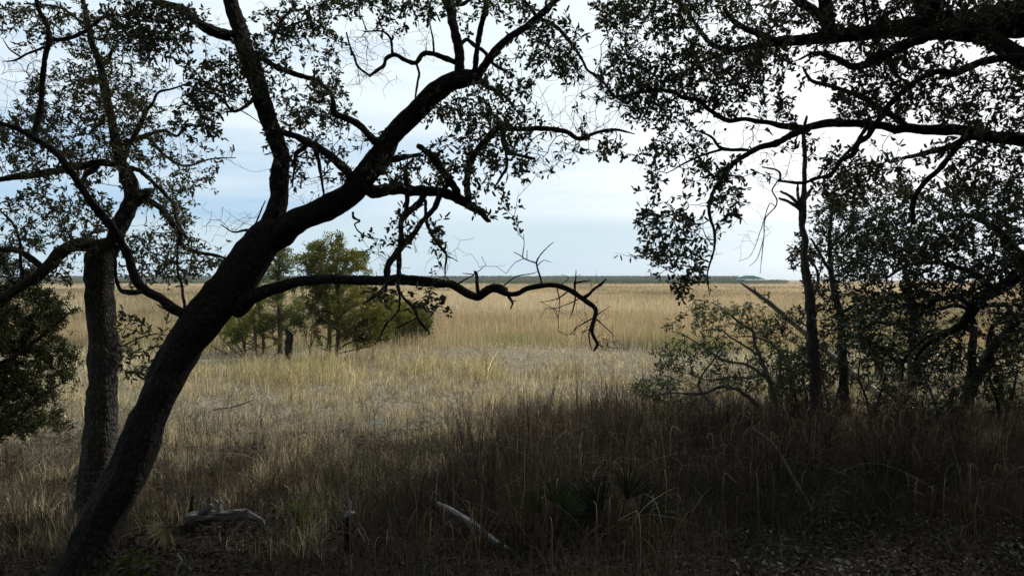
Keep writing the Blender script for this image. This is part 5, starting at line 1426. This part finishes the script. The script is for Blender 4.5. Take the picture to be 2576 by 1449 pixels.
stick('broken_branch', 'short white splintered branch upright at the bottom edge below the driftwood', 'broken branch', [(441, 1448, 4), (450, 1425, 3.5), (456, 1408, 3), (447, 1395, 2.5), (449, 1390, 1.5)], 6.0, M_SILVER, .4, 15)
stick('fallen_branch', 'long thin pale branch slanting down right through the dark thicket floor', 'fallen branch', [(1900, 1080, 1.5), (1945, 1115, 2.2), (1965, 1145, 3.5), (1990, 1190, 4), (2020, 1240, 4.2), (2045, 1290, 4.4), (2067, 1340, 4.4), (2080, 1385, 4.4)], np.linspace(9.6, 7.0, 8), M_GREYWOOD, .15, 16)
stick('fallen_branch', 'thin arched fallen branch bowed over the leaf litter on the right', 'fallen branch', [(2070, 1203, 1.3), (2120, 1185, 1.8), (2165, 1168, 2), (2210, 1166, 2.2), (2270, 1185, 2.4), (2330, 1218, 2.6), (2390, 1255, 2.8), (2412, 1268, 2.5)], np.linspace(8.6, 7.8, 8), M_GREYWOOD, .15, 17)
stick('fallen_branch', 'straight thin stem leaning left above the leaf litter near the right edge', 'fallen branch', [(2395, 1120, 1.6), (2412, 1180, 2.2), (2425, 1240, 2.6), (2440, 1300, 2.8), (2452, 1350, 3)], 7.8, M_GREYWOOD, .15, 18)
stick('fallen_branch', 'pale forked stick lying in the meadow right of the leaning oak', 'fallen branch', [(535, 1030, 2.5), (560, 1027, 2.5), (590, 1022, 2.2), (620, 1012, 1.8), (640, 1004, 1)], 14.0, M_DRIFT, .2, 20)
# pale slab
sb_, dsb = gbase(957, 1092)
V, Fq = box_arr([(-.11, .11, -.02, .02, 0, .30)])
V = V @ np.array(Matrix.Rotation(R_(-18), 3, 'Y').transposed()) @ np.array(Matrix.Rotation(R_(-52), 3, 'X').transposed())
o = mk('weathered_board', V + sb_, Fq, flat_mat('lichened_board', (.12, .135, .105), (.24, .26, .21), 14, .9, .4), loc=sb_)
tagit(o, 'pale grey green board leaning in the grass at the edge of the shade', 'board')


def fan(name, label, cat, cx, cy, d, n, rad, a0, a1, col, droop=.15, wid=.022, stalk=None, group=None, tilt=.3, multi=1):
    """palmetto: folded fan leaves on stalks"""
    c = P(cx, cy, d)
    base = np.array([c[0], c[1] + .05, float(terr(c[0], c[1]))])
    root = empty(name, tuple(base), label, cat, group)
    for k in range(multi):
        if multi > 1:
            ang = rng.uniform(-1.3, 1.3)
            hub = base + np.array([math.sin(ang) * rad * .55, rng.uniform(-.18, .18), .12 + rng.uniform(.1, .3) * math.cos(ang)])
            lo, hi = math.pi / 2 - ang - .75, math.pi / 2 - ang + .75
        else:
            hub, lo, hi = np.array(c), a0, a1
        th = np.linspace(lo, hi, n) + rng.normal(size=n) * .03
        L = rad * (.75 + .25 * np.cos((th - (lo + hi) / 2) * 1.1)) * rng.uniform(.85, 1.08, n)
        fy = rng.uniform(-tilt, tilt)
        V0, F0 = [], []
        for t, l in zip(th, L):
            dirv = np.array([math.cos(t), fy + rng.normal() * .05, math.sin(t)])
            sv = unit(np.cross(dirv, [0.1, 1, 0]))
            b_ = len(V0)
            for s_, wf in ((0, .25), (.4, 1), (.75, .8), (1, .08)):
                p = hub + dirv * l * s_ - np.array([0, 0, droop * l * s_ ** 2.5])
                V0 += [p - sv * wid * wf * .5, p + np.array([0, -wid * wf * .3, 0]), p + sv * wid * wf * .5]
            for q in range(3):
                for e_ in range(2):
                    F0.append((b_ + q * 3 + e_, b_ + q * 3 + e_ + 1, b_ + q * 3 + e_ + 4, b_ + q * 3 + e_ + 3))
        cc = np.array(col) * rng.uniform(.75, 1.2)
        mk('frond', np.array(V0), np.array(F0), M_LEAF, root, cols=np.tile(cc, (len(V0), 1)))
        st_ = np.array([[*(base + np.array([0, 0, -.02])), .008], [*((base + hub) / 2 + np.array([0, 0, .03])), .006], [*hub, .005]])
        tube_obj('stalk', spline(st_, .03), M_TWIG, root, sides=6, rough=.05)
    return root


fan('saw_palmetto', 'dark green spiky palmetto clump in the deep shade, right of the silvery pole', 'palmetto', 1555, 1370, 6.9, 14, .40, 0, 0, (.009, .014, .008), .05, .016, multi=6)
fan('palmetto_frond', 'yellow green palmetto fan leaf standing in the weeds right of the driftwood', 'palmetto', 748, 1288, 7.1, 12, .26, R_(-75), R_(150), (.11, .12, .03), .35, .022)
fan('dead_palmetto_frond', 'dried pale brown palmetto fan drooping left of the driftwood', 'palmetto', 422, 1325, 6.7, 13, .24, R_(165), R_(285), (.20, .17, .14), .12, .022)
fan('saw_palmetto', 'small dim palmetto tuft between the silvery pole and the dark clump', 'palmetto', 1395, 1400, 6.6, 12, .28, 0, 0, (.020, .032, .014), .05, .018, multi=4)

# yellow green seedling at the foot of the leaning oak
sx = P(340, 1440, 6.0)
G = Tree('cedar_seedling', 'small feathery yellow green seedling at the foot of the leaning oak', 'shrub', (sx[0], sx[1], float(terr(sx[0], sx[1]))), 6.0, M_TWIG)
G.limb([(350, 1500, 3), (348, 1450, 2.5), (352, 1410, 2), (358, 1385, 1)], 0, 'stem', d=6.0)
G.grow([(355, 1400, 45, 25, 30, 6.0, .12), (385, 1435, 50, 22, 30, 6.0, .12), (320, 1430, 30, 20, 14, 6.0, .1)], step=.06, kill=.05, nleaf=14, leaf=(.03, .016), mode='spray', col=((.03, .045, .012), (.085, .11, .025)), rtip=.0015, gnarl=.3, side=.7)

# pale upright reeds seen through the left cedar
rb, rd_ = gbase(165, 768)
rs = empty('reed_fence', (rb[0], rb[1], float(terr(rb[0], rb[1]))), 'row of pale upright stakes seen beyond the dark left cedar', 'fence')
M_STAKE = flat_mat('pale_stake', (.36, .33, .22), (.52, .48, .34), 3, .9, .2)
for i, qx_ in enumerate(np.arange(128, 210, 5.5)):
    yb_ = 772 - (qx_ - 128) * .18
    p = P(qx_ + rng.uniform(-1, 1), yb_, 62)
    V, Fq = box_arr([(p[0] - .035, p[0] + .035, p[1] - .03, p[1] + .03, float(terr(p[0], p[1])) - .1, float(terr(p[0], p[1])) + rng.uniform(1.0, 1.5))])
    mk('stake', V, Fq, M_STAKE, rs)

# ------------------------------------------------------------------ unseen wood behind and above the viewer, shaped to shade the foreground
def shade_wood():
    n = 150000
    X_ = rng.uniform(-26, 36, n)
    Y_ = rng.uniform(-24, 27, n)
    Zq = 2.0 + 12.0 * rng.uniform(size=n) ** .8
    dens = fbm(np.stack([X_ * .35, Y_ * .35, Zq * .35], -1), 77, 3)
    above = Zq > 4.3 + .43 * np.maximum(Y_, 0)
    right = X_ > .80 * np.maximum(Y_, 0) + 2.2
    back = Y_ < -3
    rad_ = np.hypot(X_, Y_) > 3.5
    # crowns kept only where their shade lands short of a chosen ground edge
    k_ = Zq / math.tan(SUN_EL)
    xs_, ys_ = X_ - k_ * math.sin(SUN_AZ), Y_ - k_ * math.cos(SUN_AZ)
    edge_ = np.interp(xs_, [-7, -5, -3, -1.7, -.3, 2.5, 5, 8], [6.0, 6.3, 7.8, 9.9, 12.2, 14.6, 18.0, 20.0]) + 1.6 * (fbm(np.stack([xs_ * .8, xs_ * 0], -1), 3, 3) - .5)
    k = (dens > .40) & (ys_ < edge_) & (back | above | right) & rad_
    p = np.stack([X_, Y_, Zq], -1)[k]
    m = len(p)
    L = rng.uniform(.25, .5, m)
    V, Fq = leaves(p, rng.normal(size=(m, 3)), L, L * .8, .2)
    A, B, ra, rb = [], [], [], []
    for i in range(60):
        x, y = rng.uniform(-24, 32), rng.uniform(-24, 22)
        if (y > -3 and x < .85 * max(y, 0) + 4) or (abs(x) < 2 and y > -6):
            continue
        g = float(terr(x, y))
        q = np.array([x, y, g - .1])
        r = rng.uniform(.14, .3)
        for s_ in range(6):
            q2 = q + np.array([rng.normal() * .3, rng.normal() * .3, 1.7])
            A.append(q); B.append(q2); ra.append(r); rb.append(r * .86)
            q = q2
            r *= .86
    V2, F2 = prisms(np.array(A), np.array(B), np.array(ra), np.array(rb), 8)
    c = np.vstack([np.tile([.03, .04, .018], (len(V), 1)), np.tile([.035, .03, .025], (len(V2), 1))])
    o = mk('shade_woodland', np.vstack([V, V2]), np.vstack([Fq, F2 + len(V)]), M_LEAF, cols=c)
    tagit(o, 'unseen dense oak wood around and behind the viewpoint, crowns shaped to shade the foreground', 'shade_woodland', kind='stuff')


shade_wood()

# ------------------------------------------------------------------ sea air
V, Fq = box_arr([(-3600, 3600, -3600, 3600, -2.0, 15.5)])
hz = bpy.data.materials.new('sea_haze')
hz.use_nodes = True
hz.node_tree.nodes.clear()
pv = N(hz.node_tree, 'ShaderNodeVolumePrincipled')
pv.inputs['Color'].default_value = (.82, .88, .93, 1)
pv.inputs['Density'].default_value = .0002
ho = N(hz.node_tree, 'ShaderNodeOutputMaterial')
hz.node_tree.links.new(pv.outputs[0], ho.inputs['Volume'])
o = mk('haze', V, Fq, hz)
tagit(o, 'thin pale sea air over the marsh', 'haze', kind='stuff')
#==SECTION_C==
